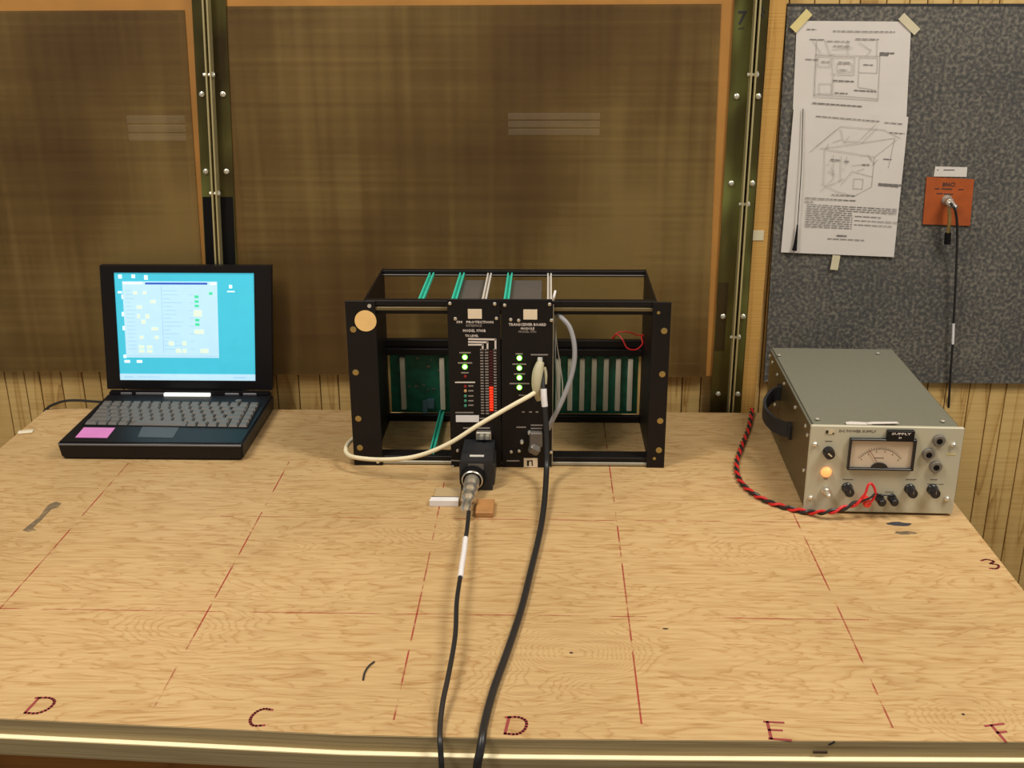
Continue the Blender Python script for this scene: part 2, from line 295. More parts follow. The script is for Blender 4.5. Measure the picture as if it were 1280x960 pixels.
# ---- steel posts: two angle irons back to back, bolted
def post(label, xt, xb, zb, wL, wR, screws, bolts, darkz, grp=None):
    """xt, xb: (left, right) at top z .683 and at the foot zb"""
    h = 0.6827-zb; sh = (xt[0]-xb[0])/h
    t = empty('slotted_steel_post', (xb[0], 1.8330, TZ+zb), label, 'post')
    H = h+.45; S = sh*H
    W = xb[1]-xb[0]; g = .0042; e = .0026; a = wL; b0 = a+2*e+g
    def sl(x0, x1, y0, y1, nm, m, z0=0, z1=H):
        s0 = sh*z0; s1 = sh*z1
        return MB().prism([(x0+s0, z0), (x1+s0, z0), (x1+s1, z1), (x0+s1, z1)], y0, y1, 'xz').build(nm, m, t)
    sl(0, a+e, 0, .003, 'angle_iron', 'steel'); sl(b0-e, W, 0, .003, 'angle_iron', 'steel')
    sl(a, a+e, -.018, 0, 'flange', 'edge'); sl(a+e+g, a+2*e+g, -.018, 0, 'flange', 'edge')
    sl(a+e, a+e+g, -.004, -.001, 'gap_shade', 'deepblack')  # black strip painting the shade in the open gap between the irons
    for z in screws:
        for x in (a*.42, b0+(W-b0)*.55):
            MB().lathe((x+sh*z, 0, z), [(.0048, 0), (.0045, .002), (.0025, .0036)], (0, -1, 0), 12).build('screw', 'bolt', t, True)
    for z in bolts:
        x = a+e+g/2+sh*z
        MB().cyl((x-.009, -.012, z), .0030, .018, (1, 0, 0), 8).lathe((x+.005, -.012, z), [(.0048, 0), (.0048, .003)], (1, 0, 0), 6).build('cross_bolt', 'bolt', t, True)
    for (x0, x1, z0, z1, m) in darkz: sl(x0 if x0 is not None else 0, x1 or W, -.0006, 0, 'reflection_patch', m, z0, z1)  # thin dark plates painted in for reflections on the shiny steel
    return t
zb = -.30
L0 = -0.5695-.0483*(.683-zb); W0 = .0546
zz = lambda z: z-zb
post('steel post with a painted dark reflection low down, behind the laptop lid', (-0.5695, -0.5149), (L0, L0+W0), zb, .0215, 0,
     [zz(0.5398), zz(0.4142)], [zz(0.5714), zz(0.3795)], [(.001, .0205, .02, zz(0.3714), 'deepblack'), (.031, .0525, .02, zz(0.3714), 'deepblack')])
pr_ = post('steel post marked with a black 7, left of the grey board', (0.2917, 0.3450), (0.2917, 0.3450), zb, .0290, 0,
     [zz(0.5347), zz(0.3948), zz(0.1652), zz(0.0223)], [zz(0.5694), zz(0.3622), zz(0.1315)], [(.001, .018, zz(0.1030), zz(0.2254), 'postdk')])
text('7', .028, .0125, -.0004, zz(0.6541), pr_, 'ink', 'handwritten_seven')
sm = MB(); stroke(sm, [(.0085, zz(0.6388)), (.0165, zz(0.6398))], .0014, -.0006, -.0003, 'xz'); sm.build('pen_underline', 'ink', pr_)
sm = MB(); stroke(sm, [(.0435, zz(0.6714)), (.047, zz(0.6633)), (.042, zz(0.6592)), (.047, zz(0.6561))], .002, -.0006, -.0003, 'xz'); sm.build('pen_mark', 'ink', pr_)

st = empty('trim_board', (0.3490, 1.833, TZ-.3), 'pale yellow wooden trim board between steel post and grey board', 'trim')
MB().prism([(-.003, -.1), (.0185, -.1), (.0245, 1.2), (-.003, 1.2)], 0, .0168, 'xz').build('trim_strip', 'stud', st)
MB().box((-.0035, -.0012, .599), (.0145, -.0001, .616)).build('tape_strip', 'tape', st)

# ---- grey board
bd = empty('notice_board', (0.3797, 1.8405, TZ+0.0427), 'speckled dark grey board fixed to the panelled wall at right', 'board')
MB().prism([(.005, 0), (1.2, 0), (1.2, .6255), (-.004, .6305)], 0, .0092, 'xz').build('board_sheet', 'board', bd)
MB().prism([(-.004, .6300), (1.2, .6250), (1.2, .6280), (-.004, .6330)], -.0008, .0092, 'xz').build('dark_edge', 'boardedge', bd)
YW = 1.8400
def P2(pts): return [(a, b) for a, b in pts]
def sheet(name, label, pts, y):
    cx = sum(p[0] for p in pts)/4; cz = min(p[1] for p in pts)
    t = empty(name, (cx, y, cz), label, 'paper', 'printed papers on the grey board')
    n = 8; bm = MB(); (ax, az), (bx_, bz), (cx2, cz2), (dx, dz) = pts    # tl tr br bl
    g = []
    for j in range(n+1):
        v = j/n; row = []
        for i in range(n+1):
            u = i/n; x = (1-v)*((1-u)*ax+u*bx_)+v*((1-u)*dx+u*cx2)-cx; z = (1-v)*((1-u)*az+u*bz)+v*((1-u)*dz+u*cz2)-cz
            row.append(bm.bm.verts.new((x, -.0006-.0007*math.sin(u*7+v*5)*math.sin(v*3.1), z)))
        g.append(row)
    for j in range(n):
        for i in range(n): bm.bm.faces.new((g[j][i], g[j][i+1], g[j+1][i+1], g[j+1][i]))
    r_ = bmesh.ops.extrude_face_region(bm.bm, geom=bm.bm.faces[:])
    for v in [e for e in r_['geom'] if isinstance(e, bmesh.types.BMVert)]: v.co.y += .0003
    o = bm.build('paper_sheet', 'paper', t, True); return t, cx, cz
def at(pts, cx, cz):
    (ax, az), (bx_, bz), (cx2, cz2), (dx, dz) = pts
    return lambda u, v: ((1-v)*((1-u)*ax+u*bx_)+v*((1-u)*dx+u*cx2)-cx, (1-v)*((1-u)*az+u*bz)+v*((1-u)*dz+u*cz2)-cz)
def prints(t, f, lines, bars, y=-.0019):
    a = MB()
    for l in lines: stroke(a, [f(*p) for p in l], .0005, y, y+.0001, 'xz')
    a.build('line_drawing', 'pgrey', t)['kind'] = 'stuff'
    b = MB()
    for (u0, u1, v, h) in bars:                                       # rows of small print as words
        u = u0
        while u < u1:
            wd = min(random.uniform(.02, .06), u1-u); p = f(u, v); p2 = f(u+wd, v)
            stroke(b, [p, p2], h, y, y+.0001, 'xz'); u += wd+.012
    b.build('printed_text', 'pdk', t)['kind'] = 'stuff'
PA = [(0.3920, 1.4100), (0.5713, 1.4081), (0.5811, 1.2588), (0.3969, 1.2730)]
t, cx, cz = sheet('printed_page', 'upper printed page with a boxed layout diagram, taped at both top corners', PA, YW)
f = at(PA, cx, cz); R_ = lambda a, b, c_, d: [(a, b), (c_, b), (c_, d), (a, d), (a, b)]
prints(t, f, [R_(.18, .36, .74, .83), R_(.33, .38, .52, .57), R_(.37, .45, .50, .54), R_(.56, .38, .72, .54), R_(.2, .38, .31, .49), [(.18, .2), (.18, .83)], [(.45, .2), (.46, .36)], [(.71, .2), (.71, .36)],
    [(.18, .8), (.74, .81)], [(.15, .22), (.22, .34)], [(.32, .3), (.5, .28)], [(.56, .55), (.56, .7), (.72, .72)], [(.34, .57), (.34, .8)], R_(.22, .68, .33, .79), [(.25, .2), (.3, .35), (.34, .36)], [(.55, .22), (.66, .3), (.62, .36)]],
    [(.09, .17, .09, .0012), (.32, .86, .105, .0011), (.12, .25, .2, .0011), (.27, .48, .215, .0010), (.52, .72, .185, .0013), (.33, .48, .265, .0011), (.74, .86, .325, .0022), (.74, .81, .345, .0022), (.09, .2, .42, .0011),
     (.38, .48, .44, .0012), (.6, .68, .455, .0012), (.39, .46, .52, .0010), (.34, .53, .64, .0016), (.53, .72, .735, .0016), (.36, .47, .775, .0014), (.17, .6, .905, .0016), (.23, .3, .44, .0012)])
for (x, z, a, m, ln, wd_) in (((0.3983, 1.4100) + (-.72, 'tapey', .036, .0135)), ((0.5680, 1.4045) + (.86, 'tape', .037, .0125))):
    MB().box((-wd_/2, -.0004, -ln/2), (wd_/2, 0, ln/2), rot=(0, -a-math.pi if a > 0 else -a, 0)).build('tape_strip', m, t).location = (x-cx, -.0022, z-cz)
PB = [(0.3975, 1.2770), (0.5829, 1.2615), (0.5857, 1.0298), (0.3955, 1.0376)]
t2, cx, cz = sheet('printed_page', 'lower printed page with a line drawing of equipment above a text block', PB, YW-.0028)
f = at(PB, cx, cz); random.seed(8)
ln = [[(.26, .26), (.9, .15)], [(.22, .25), (.42, .1), (.8, .1), (.95, .15)], [(.3, .26), (.32, .5)], [(.3, .26), (.74, .29)], [(.74, .29), (.74, .5)], [(.3, .5), (.45, .55), (.6, .57), (.74, .5)], [(.9, .15), (.87, .36)], [(.74, .29), (.92, .16)],
      [(.17, .29), (.38, .13)], [(.55, .36), (.7, .34)], [(.45, .3), (.46, .48)], [(.5, .3), (.5, .36)], R_(.58, .45, .66, .52), [(.3, .55), (.4, .46), (.38, .3)], [(.62, .2), (.74, .09)], [(.6, .18), (.72, .07)], [(.42, .12), (.46, .2), (.6, .19)], [(.47, .5), (.56, .4), (.74, .43)]]
for i in range(14): a_ = random.uniform(.32, .8); b_ = random.uniform(.12, .5); ln.append([(a_, b_), (a_+random.uniform(-.08, .08), b_+random.uniform(-.05, .05))])
prints(t2, f, ln, [(.2, .75, .045, .0012), (.8, .95, .05, .0011), (.85, .98, .115, .0012), (.48, .52, .335, .0014), (.36, .44, .33, .0016), (.64, .7, .35, .0013), (.82, .89, .3, .0013), (.8, 1.0, .475, .0022), (.8, .98, .485, .0022), (.4, .6, .572, .0012), (.17, .62, .605, .0014), (.17, .24, .63, .0013)]
      +[(.19, (.98 if i < 3 else .6), .65+i*.0155, .0011) for i in range(11)]+[(.62, .85, .715, .0011), (.62, 1, .745, .001), (.62, .95, .775, .001), (.48, .56, .86, .0022), (.4, .72, .885, .0011)])
MB().box((-.0065, -.0003, -.0125), (.0065, 0, .0125), rot=(0, .08, 0)).build('tape_strip', 'tape', t2).location = ((0.4880, 1.0230)[0]-cx, -.0016, (0.4883, 1.0202)[1]-cz)
# black whip with a thick foot in front of the left margin of the lower page
wh = empty('whip_antenna', ((0.4167, 1.0419)[0], 1.832, (0.4167, 1.0419)[1]), 'thin black whip antenna with thick foot, hanging over the lower page', 'antenna')
x0, z0 = (0.4154, 1.0419); x1, z1 = (0.4171, 1.0856); x2, z2 = (0.4105, 1.2750)
MB().tube([(0, 0, 0), (.001, 0, .014), ((x1-x0), 0, z1-z0)], lambda t_: .0042-.0030*t_, 10).build('whip_foot', 'deepblack', wh, True)
MB().tube([(x1-x0, 0, z1-z0), ((x1+x2)/2-x0+.0015, 0, (z1+z2)/2-z0), (x2-x0, 0.0015, z2-z0)], .0007, 6).build('whip_rod', 'ink', wh, True)

# orange connector plate
q = [(0.6247, 1.1644), (0.7023, 1.1605), (0.7062, 1.0831), (0.6277, 1.0857)]
cp = empty('connector_plate', (q[3][0], 1.8400, q[3][1]), 'orange plate lettered in black with a metal bulkhead connector on grey board', 'plate')
MB().prism([(a-q[3][0], b-q[3][1]) for a, b in q], -.0022, 0, 'xz').build('plate', 'plate', cp)
g = lambda a: (a[0]-q[3][0], a[1]-q[3][1])
a = g((0.6623, 1.1516)); text('BNC!', .0095, a[0], -.0024, a[1], cp, 'ink', 'lettering', wfit=.020)
mb = MB()
for (u0, u1, v) in ((1169,1176,236),(1180,1190,236),(1197,1205,237),(1171,1179,242),(1182,1192,243),(1196,1201,243)):
    pass
for (p, p2) in ((g((0.6409, 1.1450)), g((0.6474, 1.1450))), (g((0.6514, 1.1450)), g((0.6684, 1.1443))), (g((0.6790, 1.1437)), g((0.6868, 1.1437))), (g((0.6445, 1.1370)), g((0.6537, 1.1370))), (g((0.6564, 1.1364)), g((0.6709, 1.1357)))):
    stroke(mb, [p, p2], .0018, -.0024, -.0022, 'xz')
mb.build('small_lettering', 'ink', cp)
a = g((0.6618, 1.1269)); MB().lathe((a[0], -.0022, a[1]), [(.0085, 0), (.0085, .002), (.0055, .002), (.0052, .012), (.006, .012), (.006, .016), (.0035, .016)], (0, -1, 0), 16).build('bulkhead_connector', 'nickel', cp, True)
q = [(0.6370, 1.1814), (0.6892, 1.1801), (0.6900, 1.1644), (0.6364, 1.1651)]
pl = empty('paper_label', (q[3][0], 1.8400, q[3][1]), 'small white paper label directly above the orange plate', 'label')
MB().prism([(a_-q[3][0], b_-q[3][1]) for a_, b_ in q], -.0008, 0, 'xz').build('label_face', 'paper', pl)
mb = MB(); 
for (u, v) in ((.015, .020), (.021, .027), (.028, .032), (.0045, .006)): stroke(mb, [(u, .0105), (v, .0105)], .0013, -.0010, -.0008, 'xz')
mb.build('small_lettering', 'ink', pl)
hc = empty('coaxial_cable', (0.6595, 1.8200, 1.1257), 'thin black cable hanging from the orange plate down behind the power supply', 'cable')
o_ = Vector((0.6595, 1.8200, 1.1257)); rel = lambda pts: [tuple(Vector(p)-o_) for p in pts]
MB().lathe((0, .004, 0), [(.0055, 0), (.0062, .003), (.0062, .010), (.0045, .011), (.004, .018)], (.5, -.62, -.35), 14).build('cable_plug', 'nickel', hc, True)
MB().tube(rel([(0.6594, 1.8120, 1.1259), (0.6643, 1.8050, 1.1193), (0.6734, 1.8120, 1.0981), (0.6822, 1.8220, 1.0625), (0.6901, 1.8270, 0.9997), (0.6981, 1.8300, 0.9157)]), .0021, 8).build('cable_run', 'cab', hc, True)
MB().tube(rel([(0.6981, 1.8300, 0.9157), (0.7000, 1.8300, 0.8956), (0.7016, 1.8300, 0.8782)]), .0022, 8).build('white_sleeve', 'white', hc, True)
MB().tube(rel([(0.7016, 1.8300, 0.8782), (0.7070, 1.8350, 0.8178), (0.7164, 1.8490, 0.7601), (0.7229, 1.8550, 0.7038), (0.7708, 1.8580, 0.3382)]), .0021, 8).build('cable_run', 'cab', hc, True)
ht = empty('adapter_lead', (0.6618, 1.8250, 1.1208), 'short lead with black plug drooping below the plate connector', 'adapter')
o_ = Vector((0.6618, 1.8250, 1.1208))
MB().tube(rel([(0.6619, 1.8270, 1.1204), (0.6659, 1.8250, 1.0995), (0.6675, 1.8270, 1.0722)]), .0030, 8).build('lead', 'brass', ht, True)
MB().tube(rel([(0.6673, 1.8270, 1.0736), (0.6684, 1.8270, 1.0546)]), .0052, 10).build('black_plug', 'deepblack', ht, True)

# ---------------------------------------------------------------- workbench
wb = empty('workbench', (0, 1.35, 0), 'plywood workbench marked with red grid lines and letters', 'workbench')
loc = lambda pts: [(a-0, b-1.35) for a, b in pts]
front = [(-.889, .936), (-.73, .929), (-.557, .9217), (-.376, .9134), (-.200, .9050), (-.032, .9034), (.134, .9052), (.30, .9082), (.472, .9114), (.5884, .9125)]
MB().prism(loc(front+[(.5884, 1.7985), (-.889, 1.7985)]), TZ-.0185, TZ).build('plywood_top', 'ply', wb)
fe = MB()
for a, b in zip(front, front[1:]): fe.prism(loc([(a[0], a[1]-.0006), (b[0], b[1]-.0006), b, a]), TZ-.0185, TZ-.0007)
fe.build('front_edge', 'plyedge', wb)
fr2 = [(a, b-.0068) for a, b in front]
MB().prism(loc(fr2+[(.5884, 1.79), (-.889, 1.79)]), TZ-.0388, TZ-.0186).build('lower_board', 'ledge', wb)
fe = MB()
for a, b in zip(fr2, fr2[1:]): fe.prism(loc([(a[0], a[1]-.0008), (b[0], b[1]-.0008), b, a]), TZ-.0388, TZ-.0192)
fe.build('lower_edge', 'plyedge', wb)
MB().box((-.86, .945-1.35, TZ-.16), (.56, .965-1.35, TZ-.0388)).build('apron', 'apron', wb)
MB().box((-.86, 1.75-1.35, TZ-.16), (.56, 1.77-1.35, TZ-.0388)).build('apron', 'apron', wb)
for x in (-.85, .46):
    for y in (.965, 1.66): MB().box((x, y-1.35, 0), (x+.09, y+.09-1.35, TZ-.0388), bev=.003).build('leg', 'apron', wb)
zt = (TZ+.00008, TZ+.0002)
for gx, y0, y1 in ((-.6575, .95, 1.56), (-.405, .93, 1.57), (-.1535, .93, 1.50), (.098, .93, 1.75), (.3495, .93, 1.42)):
    mb = MB(); stroke(mb, loc([(gx, y0), (gx+.001, (y0+y1)/2), (gx, y1)]), .0019, *zt); mb.build('red_line', 'rline', wb)
for gy, x0, x1 in ((1.131, -.80, .12), (1.381, -.46, .42), (1.131, .2, .38)):
    mb = MB(); stroke(mb, loc([(x0, gy), ((x0+x1)/2, gy-.001), (x1, gy)]), .0014, *zt); mb.build('red_line', 'rline', wb)
LET = {'D': [[(0, 0), (.15, 1)], [(0, .98), (.6, 1), (.95, .75), (.9, .3), (.55, 0), (0, .02)]], 'C': [[(.95, .95), (.5, 1), (.15, .75), (.05, .35), (.3, .03), (.85, .05)]],
       'E': [[(.1, 0), (.15, 1)], [(0, 1), (.95, .96)], [(.12, .52), (.75, .5)], [(0, .02), (1.05, -.05)]], 'F': [[(.5, 0), (.3, .9)], [(0, .85), (.9, 1)], [(.35, .48), (.8, .55)]],
       '3': [[(0, .9), (.5, 1), (.9, .75), (.45, .55)], [(.45, .55), (.95, .35), (.6, 0), (.05, .05)]]}
def letter(ch, cx, cy, w_, h_, rot=0, shear=0):
    mb = MB()
    for s_ in LET[ch]:
        P = []
        for (u, v) in smooth([(a, b, 0) for a, b in s_], 3 if ch in 'DC3' and len(s_) > 2 else 1) and [(p.x, p.y) for p in smooth([(a, b, 0) for a, b in s_], 3 if ch in 'DC3' and len(s_) > 2 else 1)]:
            x = (u-.5)*w_+shear*(v-.5)*h_; y = (v-.5)*h_; P.append((cx+x*math.cos(rot)-y*math.sin(rot), cy-1.35+x*math.sin(rot)+y*math.cos(rot)))
        stroke(mb, P, .0032, *zt)
    mb.build('marker_letter', 'mark', wb)
letter('D', -.5235, .9440, .024, .026); letter('C', -.2905, .9300, .021, .028); letter('D', -.0285, .9235, .022, .027); letter('E', .2325, .9225, .020, .027); letter('F', .454, .9250, .022, .028)
letter('3', .5735, 1.268, .017, .024, .12)
def blob(name, m, cx, cy, rx, ry, rot=0, sd=1):
    random.seed(sd); pts = []
    for i in range(18):
        a = i/18*2*math.pi; k_ = 1+random.uniform(-.18, .18); x = rx*k_*math.cos(a); y = ry*k_*math.sin(a)
        pts.append((cx+x*math.cos(rot)-y*math.sin(rot), cy-1.35+x*math.sin(rot)+y*math.cos(rot)))
    return MB().prism(pts, *zt).build(name, m, wb)
x, y = (0.4881, 1.3784); blob('ink_stain', 'stain', x, y, .016, .006, 0, 2)
x, y = (0.4901, 1.3523); blob('ink_stain', 'smear', x, y, .015, .005, 0, 3)
MB().prism(loc([(-0.7208, 1.4117), (-0.7136, 1.4224), (-0.7032, 1.4173), (-0.7024, 1.4043), (-0.7095, 1.3964), (-0.7090, 1.3637), (-0.7106, 1.3393), (-0.7019, 1.3323), (-0.7119, 1.3274), (-0.7218, 1.3319), (-0.7193, 1.3512), (-0.7167, 1.3759)]), *zt).build('ink_stain', 'smear2', wb)
x, y = (0.0293, 1.0540); blob('knot_hole', 'knot', x, y, .0022, .0018, 0, 7)
x, y = (0.1398, 1.1056); blob('knot_hole', 'knot', x, y, .0038, .0016, 0, 8)
x, y = (0.4276, 0.9533); blob('knot_hole', 'knot', x, y, .0018, .0018, 0, 9)
x, y = (-0.8712, 1.6966); blob('knot_hole', 'cardb', x, y, .007, .006, 0, 9)
for (bx, zc, w_) in ((-.488, -.0305, .024),): MB().box((bx-w_/2, .911-.0068-1.35-.0014+.009, TZ+zc-.003), (bx+w_/2, .915-1.35, TZ+zc+.0015)).build('edge_chip', 'knot', wb)
MB().box((.266, .9058-1.35, TZ-.0140), (.280, .908-1.35, TZ-.0118)).build('edge_chip', 'knot', wb)
mb = MB(); stroke(mb, [(.281, TZ-.004), (.286, TZ-.0008)], .0018, .9066-1.35, .908-1.35, 'xz'); mb.build('edge_chip', 'ink', wb)

cr = tag(MB().box((-.012, -.006, 0), (.012, .006, .003), bev=.0012).build('paper_scrap', 'crumb'), 'tiny white scrap near the left edge of the bench, behind the laptop', 'scrap')
x, y = (-0.8770, 1.6822); cr.location = (x, y, TZ+.0003); cr.rotation_euler.z = .3
o = MB().tube([(*(-0.1953, 0.9955), TZ+.0012), (*(-0.1957, 1.0087), TZ+.0014), (*(-0.1932, 1.0207), TZ+.0016), (*(-0.1884, 1.0300), TZ+.0012)], .0010, 6).build('wire_offcut', 'ink', None, True)
tag(o, 'short curved black wire offcut lying on the bench front', 'wire')

# ---------------------------------------------------------------- laptop
lp = empty('laptop', (-.6240, 1.5700, TZ), 'open black laptop with a glowing teal screen and pink sticker', 'laptop')
lx = lambda p: (p[0]+.6240, p[1]-1.57)
base = MB(); W2 = .1475
skw = -.0030                                                     # the base stands turned by a couple of degrees
t = bmesh.new(); bmesh.ops.create_cube(t, size=1)
for v in t.verts:
    top = v.co.z > 0; fr_ = v.co.y < 0
    x = v.co.x*2*W2*(1 if top else .985); y = (0 if top else .004) if fr_ else .2235
    v.co = Vector((x+(skw if not fr_ else 0), y, .031 if top else .0012))
bmesh.ops.bevel(t, geom=t.edges[:], offset=.0032, segments=3, affect='EDGES'); base._add(t); base.build('base', 'lap', lp, True)
MB().box((-W2+.002, -.0005, .0255), (W2-.002, .0012, .0285), bev=.0005).build('bevel_highlight', 'bevel', lp)  # paler strip painting the highlight along the front bevel
for s_ in (-1, 1):
    for y in (.02, .2): MB().cyl((s_*.13, y, 0), .006, .002).build('foot', 'deepblack', lp)
# keyboard: rows of separate keys on the deck
k0 = [lx((-0.7642, 1.7470)), lx((-0.4920, 1.7445)), lx((-0.4860, 1.6370)), lx((-0.7575, 1.6437))]
def kp(u, v): 
    (ax, ay), (bx_, by), (cx2, cy2), (dx, dy) = k0
    return ((1-v)*((1-u)*ax+u*bx_)+v*((1-u)*dx+u*cx2), (1-v)*((1-u)*ay+u*by)+v*((1-u)*dy+u*cy2))
c4 = [kp(-.012, -.04), kp(1.012, -.04), kp(1.012, 1.04), kp(-.012, 1.04)]
MB().prism(c4[::-1], .0308, .0313).build('key_well', 'deepblack', lp)
rows = [[1]*16, [1]*13+[1.6, .9], [1.4]+[1]*12+[1.2, .9], [1.7]+[1]*11+[1.7, .9], [2.1]+[1]*10+[1.5, 1, .9], [1.2, 1, 1, 1, 5.6, 1, 1, 1, 1, 1, .9]]
for ri, rw in enumerate(rows):
    tot = sum(rw); u = 0; v0 = ri/6+.012; v1 = (ri+1)/6-.012
    for kw in rw:
        a0 = u/tot+.004; a1 = (u+kw)/tot-.004; u += kw
        P = [kp(a0, v0), kp(a1, v0), kp(a1, v1), kp(a0, v1)]; cx = sum(p[0] for p in P)/4; cy = sum(p[1] for p in P)/4
        kb = MB(); A = [kb.bm.verts.new((p[0]-cx, p[1]-cy, 0)) for p in P]; B = [kb.bm.verts.new(((p[0]-cx)*.78, (p[1]-cy)*.78+.0006, .0035)) for p in P]
        kb.bm.faces.new(A); kb.bm.faces.new(B[::-1])
        for i in range(4): kb.bm.faces.new((A[i], A[(i+1) % 4], B[(i+1) % 4], B[i]))
        kb.build('key', 'key', lp).location = (cx, cy, .0313)
def quad(ps, z0, z1, name, m, par=lp): return MB().prism(ps, z0, z1).build(name, m, par)
quad([lx((-0.6505, 1.5931)), lx((-0.5932, 1.5910)), lx((-0.5970, 1.6348)), lx((-0.6583, 1.6370))], .0308, .0314, 'touch_pad', 'pad')
o = quad([lx((-0.7497, 1.5894)), lx((-0.6979, 1.5888)), lx((-0.7009, 1.6309)), lx((-0.7526, 1.6316))], .0308, .0315, 'sticker', 'pink'); o['label'] = 'pink rectangular sticker on the palm rest'
# hinge bar, status strip that glows to imitate reflected screen light
MB().box((-W2+.004+skw, .2150, .029), (W2-.004+skw, .2265, .0375), bev=.003, seg=2).build('hinge_bar', 'satin', lp)
for x0, x1 in ((-.125, -.105), (-.098, -.045), (.060, .085), (.092, .116)): MB().box((x0, .2140, .031), (x1, .2165, .0355), bev=.0008).build('hinge_cover', 'bevel', lp)
x0, _ = lx((-0.6705, 1.7845)); x1, _ = lx((-0.5887, 1.7860))
MB().box((x0, .2085, .0305), (x1, .2147, .0362), bev=.0008).build('status_display', 'lcd', lp)
x, y = lx((-0.5323, 1.7554)); MB().lathe((x, y, .031), [(.006, 0), (.0055, .0025), (.002, .003)], (0, 0, 1), 14).build('round_button', 'key', lp, True)
# lid
LX = -.1531; SK = .0160/.226; LY = .2275                        # left edge at its foot; slight sideways lean of the lid
def lid(pts, y0, y1, name, m, par=None):
    return MB().prism([(LX+a+0*b, b) for a, b in pts], y0, y1, 'xz').build(name, m, par or lp)
H0, H1 = .0375, .2605; WL = .2935
def lpnt(a, z): return (a+SK*(z-.033), z)
R4 = lambda a, b, c_, d: [lpnt(a, b), lpnt(c_, b), lpnt(c_, d), lpnt(a, d)]
S4 = [(0.0287, 0.2475), (0.2668, 0.2496), (0.2619, 0.0533), (0.0184, 0.0547)]        # display corners tl tr br bl (already lean-free)
dl = (S4[0][0]+S4[3][0])/2; dr = (S4[1][0]+S4[2][0])/2; dt = (S4[0][1]+S4[1][1])/2; db = (S4[2][1]+S4[3][1])/2
lid(R4(0, H0, WL, H1), .0035, .0125, 'lid', 'lap')
lid(R4(0, H0, WL, db), 0, .0035, 'bezel', 'satin'); lid(R4(0, dt, WL, H1), 0, .0035, 'bezel', 'satin')
lid(R4(0, db, dl, dt), 0, .0035, 'bezel', 'satin'); lid(R4(dr, db, WL, dt), 0, .0035, 'bezel', 'satin')
for o in [c_ for c_ in lp.children if c_.name.startswith(('lid', 'bezel'))]: o.location.y = LY-.0005
scr = lid(R4(dl, db, dr, dt), LY+.0012, LY+.003, 'display', 'teal')
scr['label'] = 'glowing teal display with a pale window'
def sp(u, v): return (dl+u*(dr-dl), dt+v*(db-dt))                # u right, v down on the display
def pix(lst, y, name, m):
    mb = MB()
    for (u0, v0, u1, v1) in lst:
        a = sp(u0, v0); b = sp(u1, v1); mb.prism([(LX+p[0], p[1]) for p in R4(a[0], b[1], b[0], a[1])], LY+y, LY+.0013, 'xz')
    return mb.build(name, m, scr)
pix([(.055, .08, .735, .785), (0, .94, 1, 1)], .0010, 'window_graphic', 'win')
pix([(.22, .09, .665, .107)], .0008, 'title_bar', 'wblue')
pix([(.57, .205, .6, .23), (.57, .25, .6, .272), (.57, .29, .6, .312), (.675, .175, .7, .2), (.57, .42, .6, .443), (.57, .46, .6, .485)], .0008, 'green_marks', 'wgrn')
eb = pix([(.13, .17, .16, .2), (.2, .17, .225, .2), (.15, .3, .19, .33), (.25, .25, .29, .28), (.15, .38, .17, .42), (.21, .38, .24, .42), (.18, .43, .21, .47), (.25, .5, .3, .53), (.16, .58, .19, .61), (.27, .58, .3, .61), (.15, .67, .19, .7), (.21, .67, .25, .7), (.15, .71, .19, .74), (.21, .71, .25, .74), (.37, .63, .41, .67), (.47, .63, .5, .67), (.42, .7, .46, .74), (.47, .7, .5, .74), (.6, .7, .66, .74), (.56, .34, .62, .4), (.56, .52, .63, .56)], .0008, 'entry_boxes', 'wyel'); eb['kind'] = 'stuff'
random.seed(3); tx = []
for i in range(16):
    v = .16+i*.036
    tx.append((.075, v, .075+random.uniform(.04, .07), v+.006)); tx.append((.34, v, .34+random.uniform(.04, .16), v+.006))
    if i % 2: tx.append((.53, v, .56, v+.006))
pix(tx+[(.33, .12, .335, .74), (.06, .765, .73, .77), (.03, .965, .1, .975), (.13, .965, .3, .972), (.84, .965, .93, .975)], .0009, 'small_text', 'wtxt')
pix([(.03, .02, .055, .055), (.125, .02, .15, .05), (.215, .025, .24, .065), (.02, .17, .05, .19), (.045, .2, .055, .24), (.04, .36, .055, .4), (.04, .49, .055, .53), (.035, .76, .055, .79), (.04, .81, .08, .835), (.13, .81, .17, .835), (.82, .11, .842, .14), (.805, .165, .86, .175), (.685, .09, .73, .11), (.06, .088, .2, .106)], .0007, 'desktop_icons', 'wwhite')
lc = MB().tube([(*(-0.8907, 1.7784), TZ-.05), (-0.8934, 1.7900, 0.7570), (-0.8788, 1.7900, 0.7678), (-0.8545, 1.7900, 0.7763), (-0.8313, 1.7900, 0.7780), (-0.8085, 1.7900, 0.7766), (-0.7755, 1.7860, 0.7761)][1:], .0024, 8).build('power_lead', 'cab', None, True)
tag(lc, 'thin dark lead curving out from the back left of the laptop', 'cable')

# ---------------------------------------------------------------- card rack
RX, RY, YD = -.3000, 1.5606, .2009
rk = empty('equipment_rack', (RX, RY, TZ), 'open black nineteen inch card rack with round tan sticker', 'rack')
Z6 = .2659
def ear(x0, x1, name): return MB().box((x0, 0, 0), (x1, .003, Z6), bev=.0006).build(name, 'black', rk)
eL = ear(0, .0450, 'rack_ear'); eR = ear(.4552, .4826, 'rack_ear')
for e_, xs in ((eL, .0105), (eR, .4735)):
    for z in (.030, .0785, .154, .222): MB().lathe((xs, .0001, z), [(.0048, 0), (.0048, .0007), (.003, .001)], (0, -1, 0), 12).build('slot_screw', 'brass', e_, True)
MB().cyl((.0365, .0001, .2585), .0030, .001, (0, -1, 0), 10).build('slot_screw', 'bolt', eL)
MB().cyl((.0375, .0001, .0065), .0028, .001, (0, -1, 0), 10).build('slot_screw', 'bolt', eL)
